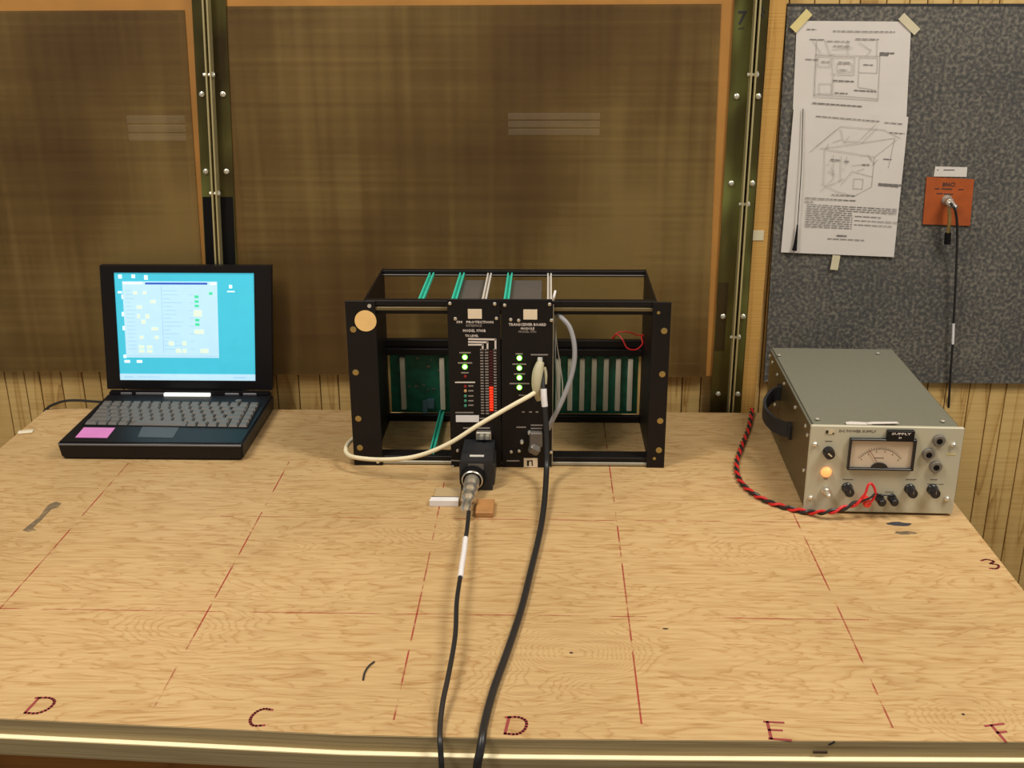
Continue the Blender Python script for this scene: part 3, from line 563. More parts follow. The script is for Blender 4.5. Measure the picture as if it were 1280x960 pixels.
MB().cyl((.4640, .0001, .2500), .0025, .001, (0, -1, 0), 10).build('slot_screw', 'brass', eR)
MB().cyl((.4670, .0001, .016), .0025, .001, (0, -1, 0), 10).build('slot_screw', 'brass', eR)
x, z = (0.0297, 0.2354); o = MB().cyl((x, -.0001, z), .0163, .0006, (0, -1, 0), 32).build('round_sticker', 'tan', eL); o['label'] = 'round tan sticker on the left ear'
for x0 in (.0270, .4590): MB().box((x0, .003, 0), (x0+.0028, YD, Z6)).build('side_plate', 'black', rk)
def rail(y0, y1, z0, z1, name='cross_rail', m='black', x0=.0295, x1=.4592, par=rk): return MB().box((x0, y0, z0), (x1, y1, z1), bev=.0008).build(name, m, par)
rail(.0035, .016, .2575, .2659); rail(.0030, .010, .2505, .2560, 'front_strip', 'dullalu'); rail(.0095, .014, .2435, .2500, 'front_strip', 'satin')
rail(YD-.014, YD-.001, .2560, .2659); rail(YD-.017, YD-.0145, .2580, .2600, 'front_strip', 'cardpcb')
rail(.0035, .030, .0085, .0150); rail(.0030, .012, .0015, .0070, 'front_strip', 'alu'); 
rail(YD-.020, YD-.006, .1215, .1330); rail(YD-.012, YD-.001, .1335, .1465); rail(YD-.016, YD-.006, .0015, .0125)
rail(.010, .020, .0015, .0080)
bpx0, bpx1 = .0300, .4585
bp_ = MB().box((bpx0, YD-.0045, .0130), (bpx1, YD-.0025, .1212)).build('backplane', 'pcb', rk); bp_['label'] = 'green circuit board backplane'
for i in range(21):
    x = .0345+.02032*i
    if .125 < x < .14 or i in (0, 2, 3): continue
    if i == 1: x = .0555
    if i == 4: x = .1228
    c_ = MB().box((x-.0042, YD-.0150, .0215), (x+.0042, YD-.0046, .1150), bev=.0008).box((x-.0012, YD-.0154, .027), (x+.0012, YD-.0149, .110)).build('edge_connector', 'din', bp_)
MB().box((.0302, YD-.0075, .0135), (.0335, YD-.0046, .1205)).build('edge_strip', 'tan', bp_); MB().box((.4545, YD-.009, .0135), (.4585, YD-.0046, .1205)).build('edge_strip', 'tan', bp_)
MB().box((.088, YD-.012, .0135), (.0955, YD-.0046, .036)).box((.0955, YD-.010, .022), (.107, YD-.0046, .0385)).build('relay', 'chip', bp_)
random.seed(5)
mb = MB()
for i in range(9):
    x = random.uniform(.063, .117); z = random.uniform(.045, .113); mb.box((x, YD-.0062, z), (x+random.uniform(.002, .006), YD-.0046, z+random.uniform(.0015, .004)))
mb.build('small_components', 'socket', bp_)
def guide(xt, z, top, m='guide', w_=.0042):
    g_ = MB().box((xt-w_, .012, z), (xt-w_+.0022, YD-.006, z+.0055)).box((xt+w_-.0022, .012, z), (xt+w_, YD-.006, z+.0055)).box((xt-w_, .012, z), (xt+w_, YD-.006, z+.0012)).build('card_guide', m, rk); return g_
for xt in (.1105, .1605, .2390): guide(xt, .2575, True)
for xt in (.2055, .3035): guide(xt, .2570, True, 'pale', .0036)
guide(.1205, .0125, False); guide(.1605, .0085, False); guide(.2390, .0085, False)
# red wires inside the right end
rw = empty('jumper_wires', (RX+.40, RY+.165, TZ+.146), 'small tangle of red wires inside the right end of the rack', 'wires')
o_ = Vector((RX+.40, RY+.165, TZ+.146))
MB().tube(rel([(0.1075, 1.7350, 0.9151), (0.1149, 1.7300, 0.9236), (0.1236, 1.7200, 0.9186), (0.1315, 1.7150, 0.9051), (0.1460, 1.7150, 0.9024), (0.1566, 1.7200, 0.9105), (0.1558, 1.7300, 0.9183), (0.1617, 1.7400, 0.9222)]), .0012, 6).build('red_wire', 'red', rw, True)
MB().tube(rel([(0.1089, 1.7350, 0.9138), (0.1168, 1.7400, 0.9233), (0.1339, 1.7400, 0.9248), (0.1517, 1.7450, 0.9178), (0.1654, 1.7500, 0.9177)]), .0011, 6).build('red_wire', 'red', rw, True)

# ---- plug-in modules
def module(name, label, x0, x1):
    t = empty(name, (RX+x0, RY, TZ), label, 'module'); w_ = x1-x0
    MB().box((.0004, -.0032, .0010), (w_-.0004, -.0002, .2700), bev=.0005).build('front_panel', 'black', t)
    return t, w_
YP = -.0033
def disc(t, x, z, r, h, name, m, n=14, lab=None, y=YP):
    o = MB().lathe((x, y, z), [(r, 0), (r, h*.5), (r*.6, h)], (0, -1, 0), n).build(name, m, t, True)
    return o
m1, w1 = module('plug_in_module', 'left black rack module with red bar display and two green lamps', .1520, .2310)
X1 = .1520
def f1(p): return (p[0]-X1, p[1])
def screws(t, pts, f_):
    for p in pts:
        x, z = f_(p); o = MB().lathe((x, YP, z), [(.0025, 0), (.0025, .0016), (.0015, .0024)], (0, -1, 0), 12).build('panel_screw', 'nickel', t, True)
screws(m1, [(0.1566, 0.2639), (0.1642, 0.2404), (0.2227, 0.2634), (0.2251, 0.2413), (0.1632, 0.0281), (0.1551, 0.0009)], f1)
def lbl(t, p, f_, name='label', m='lab'):
    (a, b), (c_, d) = f_(p[0]), f_(p[1]); return MB().box((a, YP-.0006, d), (c_, YP+.0001, b)).build(name, m, t)
lbl(m1, [(0.1829, 0.2553), (0.2035, 0.2406)], f1)
def words(t, f_, p0, p1, h, segs, m='print', name='printed_word'):
    """small printing too blurred to read: short strokes"""
    (a, za), (b, zb_) = f_(p0), f_(p1); mb = MB(); n = len(segs)
    for (u0, u1) in segs: stroke(mb, [(a+(b-a)*u0, za+(zb_-za)*u0), (a+(b-a)*u1, za+(zb_-za)*u1)], h, YP-.0004, YP+.0001, 'xz')
    return mb.build(name, m, t)
def txt(t, f_, s_, pc, w_, h, m='print'):
    x, z = f_(pc); return text(s_, h, x, YP-.0002, z, t, m, 'lettering', wfit=w_)
txt(m1, f1, 'PROTECTION', (0.2004, 0.2350), .040, .0052); txt(m1, f1, 'FM', (0.1700, 0.2349), .008, .0052); txt(m1, f1, 'INTERFACE', (0.1914, 0.2296), .023, .0050, 'greyprint')
txt(m1, f1, 'MODEL 9700B', (0.1919, 0.2217), .034, .0058); txt(m1, f1, 'TX LEVEL', (0.1881, 0.2138), .020, .0048)
mb = MB()
for (p0, p1, p2) in (((0.1833, 0.2088), (0.2233, 0.2084), (0.2232, 0.1927)), ((0.1832, 0.2044), (0.2113, 0.2039), (0.2112, 0.1926)), ((0.1831, 0.2000), (0.2041, 0.2001), (0.2040, 0.1926))):
    stroke(mb, [f1(p0), f1(p1), f1(p2)], .0026, YP-.0004, YP+.0001, 'xz')
mb.build('bracket_print', 'print', m1)
zT = .1925; zB = .0900; n = 24; mb = MB()
for i in range(n):
    z = zT-(zT-zB)*i/(n-1)
    for (x, wd) in ((.0505, .0052), (.0578, .0056), (.0702, .0046)): stroke(mb, [(x-wd/2+.0008, z), (x+wd/2-.0008, z)], .0020, YP-.0004, YP+.0001, 'xz')
mb.build('scale_marks', 'greyprint', m1)
for i in range(n-1):
    z = zT-(zT-zB)*(i+.6)/(n-1); on = z < .1335 and z > .094
    MB().box((.0615, YP-.0012, z-.0013), (.0668, YP+.0001, z+.0013)).build('lit_bar_segment' if on else 'bar_segment', 'redb' if on else 'redo', m1)
for (p, m, nm) in (((0.1771, 0.1804), 'ledg', 'green_lamp'), ((0.1768, 0.1652), 'ledg', 'green_lamp'), ((0.1771, 0.1498), 'ledr', 'red_lamp'), ((0.1768, 0.1337), 'ledr', 'red_lamp'), ((0.1769, 0.1266), 'leda', 'amber_lamp'), ((0.1767, 0.1182), 'ledt', 'teal_lamp'), ((0.1766, 0.1104), 'ledt', 'teal_lamp'), ((0.1764, 0.1025), 'ledt', 'teal_lamp')):
    x, z = f1(p)
    if m == 'ledg': MB().cyl((x, YP, z), .0044, .0006, (0, -1, 0), 16).build('lamp_rim', 'ledgr', m1)
    disc(m1, x, z, .0033 if m == 'ledg' else .0024, .003, nm, m)
for (a, b, sg, mm) in (((0.1696, 0.1873), (0.1853, 0.1874), [(0, 1)], 'greyprint'), ((0.1669, 0.1712), (0.1874, 0.1713), [(0, .45), (.52, 1)], 'greyprint'), ((0.1714, 0.1555), (0.1817, 0.1556), [(0, 1)], 'greyprint'), ((0.1620, 0.1401), (0.1911, 0.1403), [(0, 1)], 'print'),
        ((0.1819, 0.1344), (0.1886, 0.1345), [(0, 1)], 'greyprint'), ((0.1818, 0.1266), (0.1885, 0.1267), [(0, 1)], 'greyprint'), ((0.1816, 0.1182), (0.1883, 0.1183), [(0, 1)], 'greyprint'), ((0.1815, 0.1104), (0.1882, 0.1105), [(0, 1)], 'greyprint'), ((0.1814, 0.1032), (0.1881, 0.1033), [(0, 1)], 'greyprint'),
        ((0.1615, 0.0910), (0.1879, 0.0912), [(0, .3), (.34, 1)], 'greyprint'), ((0.1982, 0.0817), (0.2055, 0.0818), [(0, 1)], 'greyprint'), ((0.1727, 0.0656), (0.2127, 0.0659), [(0, .5), (.55, 1)], 'greyprint'), ((0.1529, 0.0111), (0.1659, 0.0105), [(0, 1)], 'greyprint')):
    words(m1, f1, a, b, .0020, sg, mm)
lbl(m1, [(0.1614, 0.0867), (0.1968, 0.0757)], f1, 'label', 'white'); words(m1, f1, (0.1723, 0.0802), (0.1846, 0.0803), .0018, [(0, .4), (.5, 1)], 'greyprint')
# metal socket above the black adapter
x, z = f1((0.2040, 0.0559)); so = MB().box((x-.0115, YP-.010, z-.0065), (x+.0115, YP, z+.0065), bev=.001).build('socket', 'nickel', m1)
MB().lathe((x+.006, YP-.010, z), [(.0030, 0), (.0030, .006)], (0, -1, 0), 10).lathe((x-.003, YP-.010, z), [(.0030, 0), (.0030, .006)], (0, -1, 0), 10).build('jack_screws', 'bolt', m1, True)
for zc in (.05, .15, .22): pass
MB().box((.004, 0.003, .012), (.0056, .185, .255)).build('circuit_card', 'pcb', m1)
MB().box((.012, .02, .225), (.052, .170, .2545)).build('shield_can', 'cardpcb', m1)

m2, w2 = module('plug_in_module', 'right black rack module with four green lamps and plugged leads', .2314, .3088)
X2 = .2314
def f2(p): return (p[0]-X2, p[1])
screws(m2, [(0.2375, 0.2616), (0.2462, 0.2395), (0.2581, 0.2384), (0.3036, 0.2631), (0.3064, 0.2388), (0.3076, 0.0267), (0.3041, 0.0010), (0.2457, 0.0268), (0.2581, 0.0283)], f2)
lbl(m2, [(0.2650, 0.2550), (0.2854, 0.2397)], f2)
txt(m2, f2, 'TRANSCEIVER BOARD', (0.2711, 0.2316), .056, .0058); txt(m2, f2, 'MODULE', (0.2711, 0.2254), .020, .0050); txt(m2, f2, 'MODEL 9701', (0.2711, 0.2205), .026, .0046, 'greyprint')
for p in ((0.2589, 0.1796), (0.2588, 0.1638), (0.2588, 0.1484), (0.2588, 0.1327)):
    x, z = f2(p); MB().cyl((x, YP, z), .0044, .0006, (0, -1, 0), 16).build('lamp_rim', 'ledgr', m2); disc(m2, x, z, .0033, .003, 'green_lamp', 'ledg')
for (a, b, sg) in (((0.2537, 0.1859), (0.2633, 0.1860), [(0, 1)]), ((0.2489, 0.1697), (0.2687, 0.1698), [(0, .4), (.5, 1)]), ((0.2512, 0.1541), (0.2669, 0.1542), [(0, 1)]), ((0.2445, 0.1387), (0.2736, 0.1389), [(0, .35), (.4, 1)]), ((0.2765, 0.1848), (0.3011, 0.1849), [(0, .3), (.34, 1)]),
        ((0.2584, 0.1201), (0.2742, 0.1195), [(0, .4), (.5, 1)]), ((0.2632, 0.0927), (0.2662, 0.0927), [(0, 1)]), ((0.2742, 0.0928), (0.2772, 0.0928), [(0, 1)]), ((0.2840, 0.0929), (0.2870, 0.0929), [(0, 1)]), ((0.2545, 0.0676), (0.2681, 0.0677), [(0, 1)]), ((0.2767, 0.0711), (0.2938, 0.0712), [(0, 1)]), ((0.2767, 0.0658), (0.2926, 0.0659), [(0, 1)]), ((0.2394, 0.0112), (0.2581, 0.0114), [(0, 1)])):
    words(m2, f2, a, b, .0019, sg, 'greyprint')
lw = lbl(m2, [(0.2653, 0.0162), (0.2867, 0.0008)], f2, 'emblem_label', 'lab')
mb = MB(); a = f2((0.2718, 0.0041)); b = f2((0.2718, 0.0115)); c_ = f2((0.2780, 0.0122)); d = f2((0.2786, 0.0041)); e_ = f2((0.2749, 0.0082))
stroke(mb, [a, b], .0034, YP-.0008, YP-.0005, 'xz'); stroke(mb, [b, c_], .0016, YP-.0008, YP-.0005, 'xz'); stroke(mb, [c_, d], .0020, YP-.0008, YP-.0005, 'xz'); mb.build('emblem', 'ink', m2)
x, z = f2((0.2841, 0.0492)); MB().box((x-.010, YP-.012, z-.011), (x+.010, YP, z+.014), bev=.002).build('lower_socket', 'cardpcb', m2)
x, z = f2((0.2816, 0.0359)); MB().box((x-.008, YP-.018, z-.007), (x+.009, YP-.002, z+.008), bev=.003, rot=(.3, .5, 0)).build('clear_latch', 'socket', m2)
for p in ((0.2742, 0.0598), (0.2625, 0.0444)):
    x, z = f2(p); MB().lathe((x, YP, z), [(.0030, 0), (.0030, .006), (.0018, .008)], (0, -1, 0), 12).build('jack_screw', 'bolt', m2, True)
MB().box((.0715, 0.003, .012), (.0732, .190, .255)).build('circuit_card', 'pcb', m2)
MB().box((.012, .02, .225), (.060, .170, .2545)).build('shield_can', 'cardpcb', m2)
MB().box((.0773, -.0008, .004), (.0786, .0006, .262)).build('panel_gasket', 'alu', m2)
x, z = f2((0.3088, 0.2753)); MB().tube([(x, YP+.001, z-.006), (x+.001, YP-.003, z), (x+.003, YP+.004, z+.007)], .0018, 8).build('wire_clip', 'white', m2, True)

# ---- black adapter with nickel connector plugged to the left module
ad = empty('plug_adapter', (-.1025, 1.52, TZ), 'black box adapter with a nickel round plug pointing at the camera', 'adapter')
MB().prism([(-.046, .0), (-.046, .047), (.030, .047), (.037, .047), (.037, .0)], -.0235, .0235, 'yz').build('housing', 'adapt', ad)
MB().box((-.0262, -.038, .004), (.0262, .020, .0395), bev=.002).build('outer_shell', 'adapt', ad)
MB().box((-.011, -.030, .0470), (.010, -.024, .0477)).build('top_lettering', 'pale', ad)
MB().box((-.0125, -.0468, .034), (.0105, -.0458, .0430)).build('rating_label', 'cardpcb', ad)
dv = (-.035, -1, -.055)
MB().lathe((-.0055, -.046, .0215), [(.0190, 0), (.0190, .006), (.0165, .008)], dv, 28).build('flange', 'deepblack', ad, True)
MB().lathe((-.0058, -.0540, .0210), [(.0150, 0), (.0158, .001), (.0158, .003), (.0148, .004), (.0138, .0035), (.0136, .0010)], dv, 28).build('lock_ring', 'nickel', ad, True)
MB().lathe((-.0057, -.0540, .0210), [(.0135, 0), (.0135, .0025)], dv, 24).build('plug_throat', 'deepblack', ad, True)
MB().lathe((-.006, -.0570, .0207), [(.0112, 0), (.0112, .018), (.0098, .020), (.0098, .026), (.0110, .028), (.0110, .036), (.0088, .039), (.0088, .048), (.0098, .050), (.0098, .058), (.0066, .062), (.0066, .072), (.0078, .074), (.0074, .086), (.0045, .094)], dv, 24).build('plug_barrel', 'nickel', ad, True)

# ---- cables
def cable(name, label, cat, pts, r, m, sm=7):
    o_ = Vector(pts[0]); t = empty(name, pts[0], label, cat)
    return t, o_
p0 = (-0.1063, 1.3505, 0.7760)
t, o_ = cable('coaxial_cable', 'thinner black cable with a long white sleeve running over the front edge', 'cable', [p0], .003, 'cab')
MB().tube(rel([(-0.1068, 1.3660, 0.7780), (-0.1054, 1.3162, 0.7790), (-0.1050, 1.2806, 0.7810)]), .0031, 10).build('cable_run', 'cab', t, True)
MB().tube(rel([(-0.1052, 1.2828, 0.7810), (-0.1043, 1.2422, 0.7830), (-0.1042, 1.2073, 0.7840), (-0.1038, 1.1757, 0.7840)]), .0036, 10).build('white_sleeve', 'white', t, True)
MB().tube(rel([(-0.1041, 1.1795, 0.7840), (-0.1038, 1.1200, 0.7840), (-0.1001, 1.0505, 0.7820), (-0.1017, 0.9850, 0.7780), (-0.1042, 0.9460, 0.7730), (-0.1046, 0.9174, 0.7670), (-0.1030, 0.8952, 0.7630), (-0.1018, 0.8880, 0.7525), (-0.1011, 0.8840, 0.7337), (-0.1025, 0.8860, 0.6581)]), .0029, 10).build('cable_run', 'cab', t, True)
p0 = (-0.0076, 1.5350, 0.9189)
t, o_ = cable('coaxial_cable', 'thicker black cable with short white sleeve, hanging from the right rack module', 'cable', [p0], .0035, 'cab')
MB().tube(rel([(-0.0089, 1.5450, 0.9331), (-0.0064, 1.5380, 0.9179), (-0.0045, 1.5280, 0.9000)]), .0030, 10).build('cable_run', 'cab', t, True)
MB().tube(rel([(-0.0045, 1.5280, 0.9013), (-0.0038, 1.5240, 0.8888), (-0.0026, 1.5220, 0.8756)]), .0047, 10).build('white_sleeve', 'white', t, True)
MB().tube(rel([(-0.0026, 1.5220, 0.8769), (-0.0006, 1.5160, 0.8499), (0.0008, 1.5060, 0.8154), (0.0004, 1.4850, 0.7857), (-0.0022, 1.4067, 0.7740), (-0.0078, 1.3280, 0.7680), (-0.0182, 1.2292, 0.7660), (-0.0282, 1.1388, 0.7650), (-0.0413, 1.0510, 0.7650), (-0.0539, 0.9770, 0.7645), (-0.0602, 0.9223, 0.7642), (-0.0613, 0.8991, 0.7646), (-0.0631, 0.8880, 0.7552), (-0.0663, 0.8840, 0.7374), (-0.0725, 0.8860, 0.6589)]), .0043, 12).build('cable_run', 'cab', t, True)
t, o_ = cable('data_cable', 'cream cable looping from the right module around the left rack ear', 'cable', [(-0.0135, 1.5350, 0.8949)], .003, 'cream')
MB().tube(rel([(-0.0147, 1.5370, 0.8941), (-0.0276, 1.5220, 0.8907), (-0.0510, 1.5120, 0.8804), (-0.0980, 1.5000, 0.8555), (-0.1458, 1.4960, 0.8248), (-0.1947, 1.5000, 0.8026), (-0.2449, 1.5120, 0.7916), (-0.2907, 1.5300, 0.7866), (-0.3094, 1.5520, 0.7849), (-0.3130, 1.5800, 0.7864), (-0.3080, 1.6100, 0.7848)]), .0034, 10, 8).build('cable_run', 'cream', t, True)
# hood: long rounded shell
hd = MB(); hx = [(671, 456), (668, 470), (667, 484), (671, 499)]
hd.tube(rel([(-0.0090, 1.5470, 0.9374), (-0.0124, 1.5420, 0.9265), (-0.0142, 1.5380, 0.9128), (-0.0147, 1.5360, 0.8983), (-0.0123, 1.5400, 0.8789)]), lambda k_: .0035+.0050*math.sin(math.pi*min(1, k_*.9+.1))**.8, 12).build('plug_hood', 'hood', t, True)
MB().tube(rel([(-0.0102, 1.5530, 0.9417), (-0.0101, 1.5480, 0.9320)]), .0045, 8).build('plug_shell', 'nickel', t, True)
MB().tube(rel([(-0.0042, 1.5480, 0.9283), (-0.0023, 1.5450, 0.9180), (-0.0028, 1.5420, 0.9038)]), .0032, 8).build('latch_bar', 'hood', t, True)
t, o_ = cable('data_cable', 'grey cable arching from the right module top down to its side', 'cable', [(0.0132, 1.5700, 1.0002)], .003, 'grey')
MB().tube(rel([(0.0138, 1.5750, 1.0037), (0.0227, 1.5670, 0.9986), (0.0335, 1.5620, 0.9865), (0.0402, 1.5560, 0.9648), (0.0411, 1.5520, 0.9386), (0.0355, 1.5480, 0.9096), (0.0238, 1.5430, 0.8781), (0.0108, 1.5420, 0.8499), (0.0031, 1.5490, 0.8288)]), .0037, 10, 8).build('cable_run', 'grey', t, True)
t, o_ = cable('thin_wires', 'pair of thin pale wires hanging beside the right rack module', 'wires', [(0.0121, 1.5750, 0.9987)], .001, 'pale')
MB().tube(rel([(0.0126, 1.5750, 1.0037), (0.0135, 1.5720, 0.9696), (0.0187, 1.5750, 0.9307), (0.0241, 1.5800, 0.8903), (0.0233, 1.5850, 0.8556)]), .0009, 6).build('thin_wire', 'pale', t, True)
MB().tube(rel([(0.0132, 1.5750, 1.0024), (0.0124, 1.5700, 0.9577), (0.0141, 1.5720, 0.9060), (0.0170, 1.5800, 0.8641)]), .0010, 6).build('thin_wire', 'grey', t, True)

# ---- bits in front of the rack
x0, y0 = (-0.1672, 1.4187); x1, _ = (-0.1258, 1.4196)
cd = empty('folded_card', (x0, y0, TZ), 'folded beige card with a white flap lying left of the adapter', 'card')
MB().prism([(.003, .012), (x1-x0, .012), (x1-x0, .058), (.004, .058)], .0004, .0022).build('beige_flap', 'cardb', cd)
MB().prism([(.000, .000), (x1-x0, .000), (x1-x0, .0125), (.0015, .0135)], .0004, .0090).build('white_flap', 'white', cd)
MB().box((.0015, .0126, .0075), (x1-x0, .0136, .0096)).build('dark_crease', 'ink', cd)
x0, y0 = (-0.1005, 1.3847); x1, _ = (-0.0746, 1.3853)
tag(MB().box((0, 0, 0), (x1-x0, .044, .0085), bev=.0012).build('wood_block', 'block'), 'small reddish brown wood block on the bench beside the round plug', 'block').location = (x0+.001, y0, TZ)

# ---------------------------------------------------------------- bench power supply
PX, PY = .3639, 1.412
ps = empty('power_supply', (PX, PY, TZ), 'olive grey bench power supply with an analogue meter, at the right', 'power supply', rz=-.026)
PW, PD, PH = .2065, .350, .1315
sh_ = MB()
t = bmesh.new(); bmesh.ops.create_cube(t, size=1)
for v in t.verts: v.co = Vector((PW/2+v.co.x*(PW-.004), PD/2+.003+v.co.y*(PD-.006), (PH+.004)/2+v.co.z*(PH-.004)))
bmesh.ops.bevel(t, geom=[e for e in t.edges if abs(e.verts[0].co.y-e.verts[1].co.y) > .1], offset=.003, segments=2, affect='EDGES')
sh_._add(t); ca = sh_.build('case', 'psu', ps, True)
MB().box((.0010, .006, .007), (.0024, PD-.004, PH-.0035)).build('side_panel', 'psuside', ps); MB().box((PW-.0024, .006, .007), (PW-.001, PD-.004, PH-.0035)).build('side_panel', 'psuside', ps)
fp = MB().box((0, -.003, .0035), (PW, .003, PH+.002), bev=.001).build('front_panel', 'face', ps)
for x in (.02, PW-.02):
    for y in (.03, PD-.03): MB().cyl((x, y, 0), .008, .005).build('foot', 'deepblack', ps)
YF = -.0031
def rnd(p, prof, name, m, par=fp, ax=(0, -1, 0), n=20): return MB().lathe((p[0], YF, p[1]), prof, ax, n).build(name, m, par, True)
for p in ((0.0070, 0.1061), (0.0080, 0.0248), (0.1938, 0.1089), (0.1955, 0.0274)): rnd(p, [(.0036, 0), (.0036, .002), (.0018, .0036)], 'panel_screw', 'bolt')
def knob(p, r, L_, name='control_knob'):
    k_ = rnd(p, [(r*1.05, 0), (r*1.05, .003), (r*.92, .004), (r*.92, L_-.002), (r*.8, L_)], name, 'knob', n=16)
    MB().box((p[0]-.0004, YF-L_-.0003, p[1]), (p[0]+.0004, YF-L_+.0002, p[1]+r*.7)).build('pointer', 'greyprint', ps if False else None).parent = fp
    return k_
knob((0.0567, 0.0414), .0072, .020); knob((0.1427, 0.0417), .0072, .020); knob((0.1738, 0.0414), .0074, .018)
kf = rnd((0.0261, 0.0954), [(.0078, 0), (.0078, .006), (.0070, .007), (.0070, .012)], 'fuse_holder', 'knob')
p = (0.0261, 0.0954); MB().box((p[0]-.0035, YF-.0128, p[1]-.0010), (p[0]+.0035, YF-.0118, p[1]+.0010), rot=(0, .7, 0)).build('fuse_slot', 'bolt', fp)
rnd((0.0262, 0.0645), [(.0075, 0), (.0070, .002), (.0062, .004), (.003, .0062)], 'pilot_lamp', 'lampo', n=24)
rnd((0.0276, 0.0368), [(.0066, 0), (.0066, .003), (.0045, .004), (.0045, .009)], 'toggle_nut', 'nickel', n=6)
p = (0.0276, 0.0368); MB().lathe((p[0], YF-.006, p[1]), [(.0022, 0), (.0030, .010), (.0015, .012)], (.15, -1, -.15), 12).build('toggle_lever', 'bolt', fp, True)
for p in ((0.1734, 0.1153), (0.1617, 0.0948), (0.1739, 0.0762)):
    rnd(p, [(.0088, 0), (.0088, .003), (.0074, .0055), (.0042, .0055), (.0040, .001)], 'socket_ring', 'socket', n=24); rnd(p, [(.0041, 0), (.0041, .0056)], 'socket_hole', 'deepblack', n=16)
# binding posts
for p, m in (((0.0829, 0.0243), 'redpost'), ((0.1028, 0.0264), 'knob'), ((0.1199, 0.0272), 'knob')):
    rnd(p, [(.0062, 0), (.0062, .003), (.0036, .004), (.0036, .008), (.0056, .009), (.0056, .017), (.0040, .019)], 'binding_post', m, n=14)
a = (0.1018, 0.0301); b = (0.1201, 0.0303)
MB().tube([(a[0], YF-.009, a[1]+.000), (a[0]+.002, YF-.010, a[1]+.0045), ((a[0]+b[0])/2, YF-.010, a[1]+.0055), (b[0]-.002, YF-.010, b[1]+.0045), (b[0], YF-.009, b[1])], .0012, 8).build('jumper_link', 'cab', fp, True)
# meter
a = (0.0531, 0.1172); b = (0.1460, 0.0705); a = (a[0], a[1]); W_m = ((0.1431, 0.1180)[0]-a[0]); 
mo = MB().box((a[0], YF-.006, b[1]), (a[0]+W_m, YF, b[1]+.003), bev=.0006).box((a[0], YF-.006, a[1]-.0028), (a[0]+W_m, YF, a[1]), bev=.0006).box((a[0], YF-.006, b[1]), (a[0]+.0028, YF, a[1]), bev=.0006).box((a[0]+W_m-.0036, YF-.006, b[1]), (a[0]+W_m, YF, a[1]), bev=.0006).build('meter_bezel', 'knob', fp)
MB().box((a[0]+.002, YF-.0016, b[1]+.002), (a[0]+W_m-.002, YF-.0002, a[1]-.002)).build('meter_dial', 'dial', fp)
mx_ = a[0]+W_m/2-.001; mz = b[1]+.003; Hm = a[1]-b[1]
MB().prism([(mx_+.0115*math.cos(i/12*math.pi), mz-.0005+.0082*math.sin(i/12*math.pi)) for i in range(13)], YF-.0048, YF-.0018, 'xz').build('meter_hub', 'knob', fp)
mb = MB(); arc = [(mx_+.036*math.cos(math.radians(d)), mz-.012+.040*math.sin(math.radians(d))) for d in range(40, 141, 5)]
stroke(mb, arc, .0005, YF-.0019, YF-.0016, 'xz')
for d in range(40, 141, 5):
    u = math.radians(d); stroke(mb, [(mx_+.036*math.cos(u), mz-.012+.040*math.sin(u)), (mx_+.0385*math.cos(u), mz-.012+.0430*math.sin(u))], .0004, YF-.0019, YF-.0016, 'xz')
stroke(mb, [(mx_-.008, mz+.0145), (mx_+.005, mz+.0145)], .0009, YF-.0019, YF-.0016, 'xz'); mb.build('dial_scale', 'dialink', fp)
mb = MB(); stroke(mb, [(mx_-.001, mz+.004), (mx_-.016, mz+.0265)], .0006, YF-.0030, YF-.0025, 'xz'); mb.build('meter_needle', 'ledr', fp)
for i, s_ in enumerate('012345'):
    u = math.radians(140-i*20); text(s_, .0034, mx_+.0325*math.cos(u), YF-.0018, mz-.012+.0365*math.sin(u), fp, 'dialink', 'dial_number')
a = (0.1020, 0.1301); b = (0.1385, 0.1156); MB().box((a[0], YF-.0068, b[1]-.001), (b[0], YF, a[1]), bev=.0004).build('black_tag', 'satin', fp)
text('SUPPLY', .0046, (a[0]+b[0])/2, YF-.0070, a[1]-.0040, fp, 'print', wfit=.026); text('30', .0040, (a[0]+b[0])/2-.001, YF-.0070, a[1]-.0098, fp, 'print')
a = (0.0631, 0.1263); text('DC POWER SUPPLY', .0050, a[0], YF-.0001, a[1], fp, 'dialink', wfit=.050)
a = (0.0262, 0.1248); MB().box((a[0]-.006, YF-.0006, a[1]-.0032), (a[0]+.006, YF, a[1]+.0032)).build('maker_badge', 'bolt', fp); MB().box((a[0]-.006, YF-.0008, a[1]-.0025), (a[0]-.0025, YF-.0005, a[1]+.0025)).box((a[0]+.003, YF-.0008, a[1]-.0030), (a[0]+.0055, YF-.0005, a[1]-.001)).build('badge_mark', 'ink', fp)
def dash(a, b, h=.0011, m='dialink', nm='small_lettering'):
    mb = MB(); n_ = 3
    for i in range(n_): stroke(mb, [(a[0]+(b[0]-a[0])*i/n_, a[1]), (a[0]+(b[0]-a[0])*(i+.75)/n_, b[1])], h, YF-.0003, YF, 'xz')
    mb.build(nm, m, fp)
dash((0.0209, 0.1110), (0.0307, 0.1111)); dash((0.0505, 0.0537), (0.0649, 0.0538)); dash((0.1367, 0.0551), (0.1510, 0.0559)); dash((0.1697, 0.0561), (0.1797, 0.0562)); dash((0.1662, 0.0493), (0.1904, 0.0495), .0006); dash((0.1101, 0.0358), (0.1223, 0.0359), .0007)
dash((0.1874, 0.0945), (0.1989, 0.0946), .0022, 'tapey'); dash((0.0238, 0.0540), (0.0294, 0.0541), .0009)
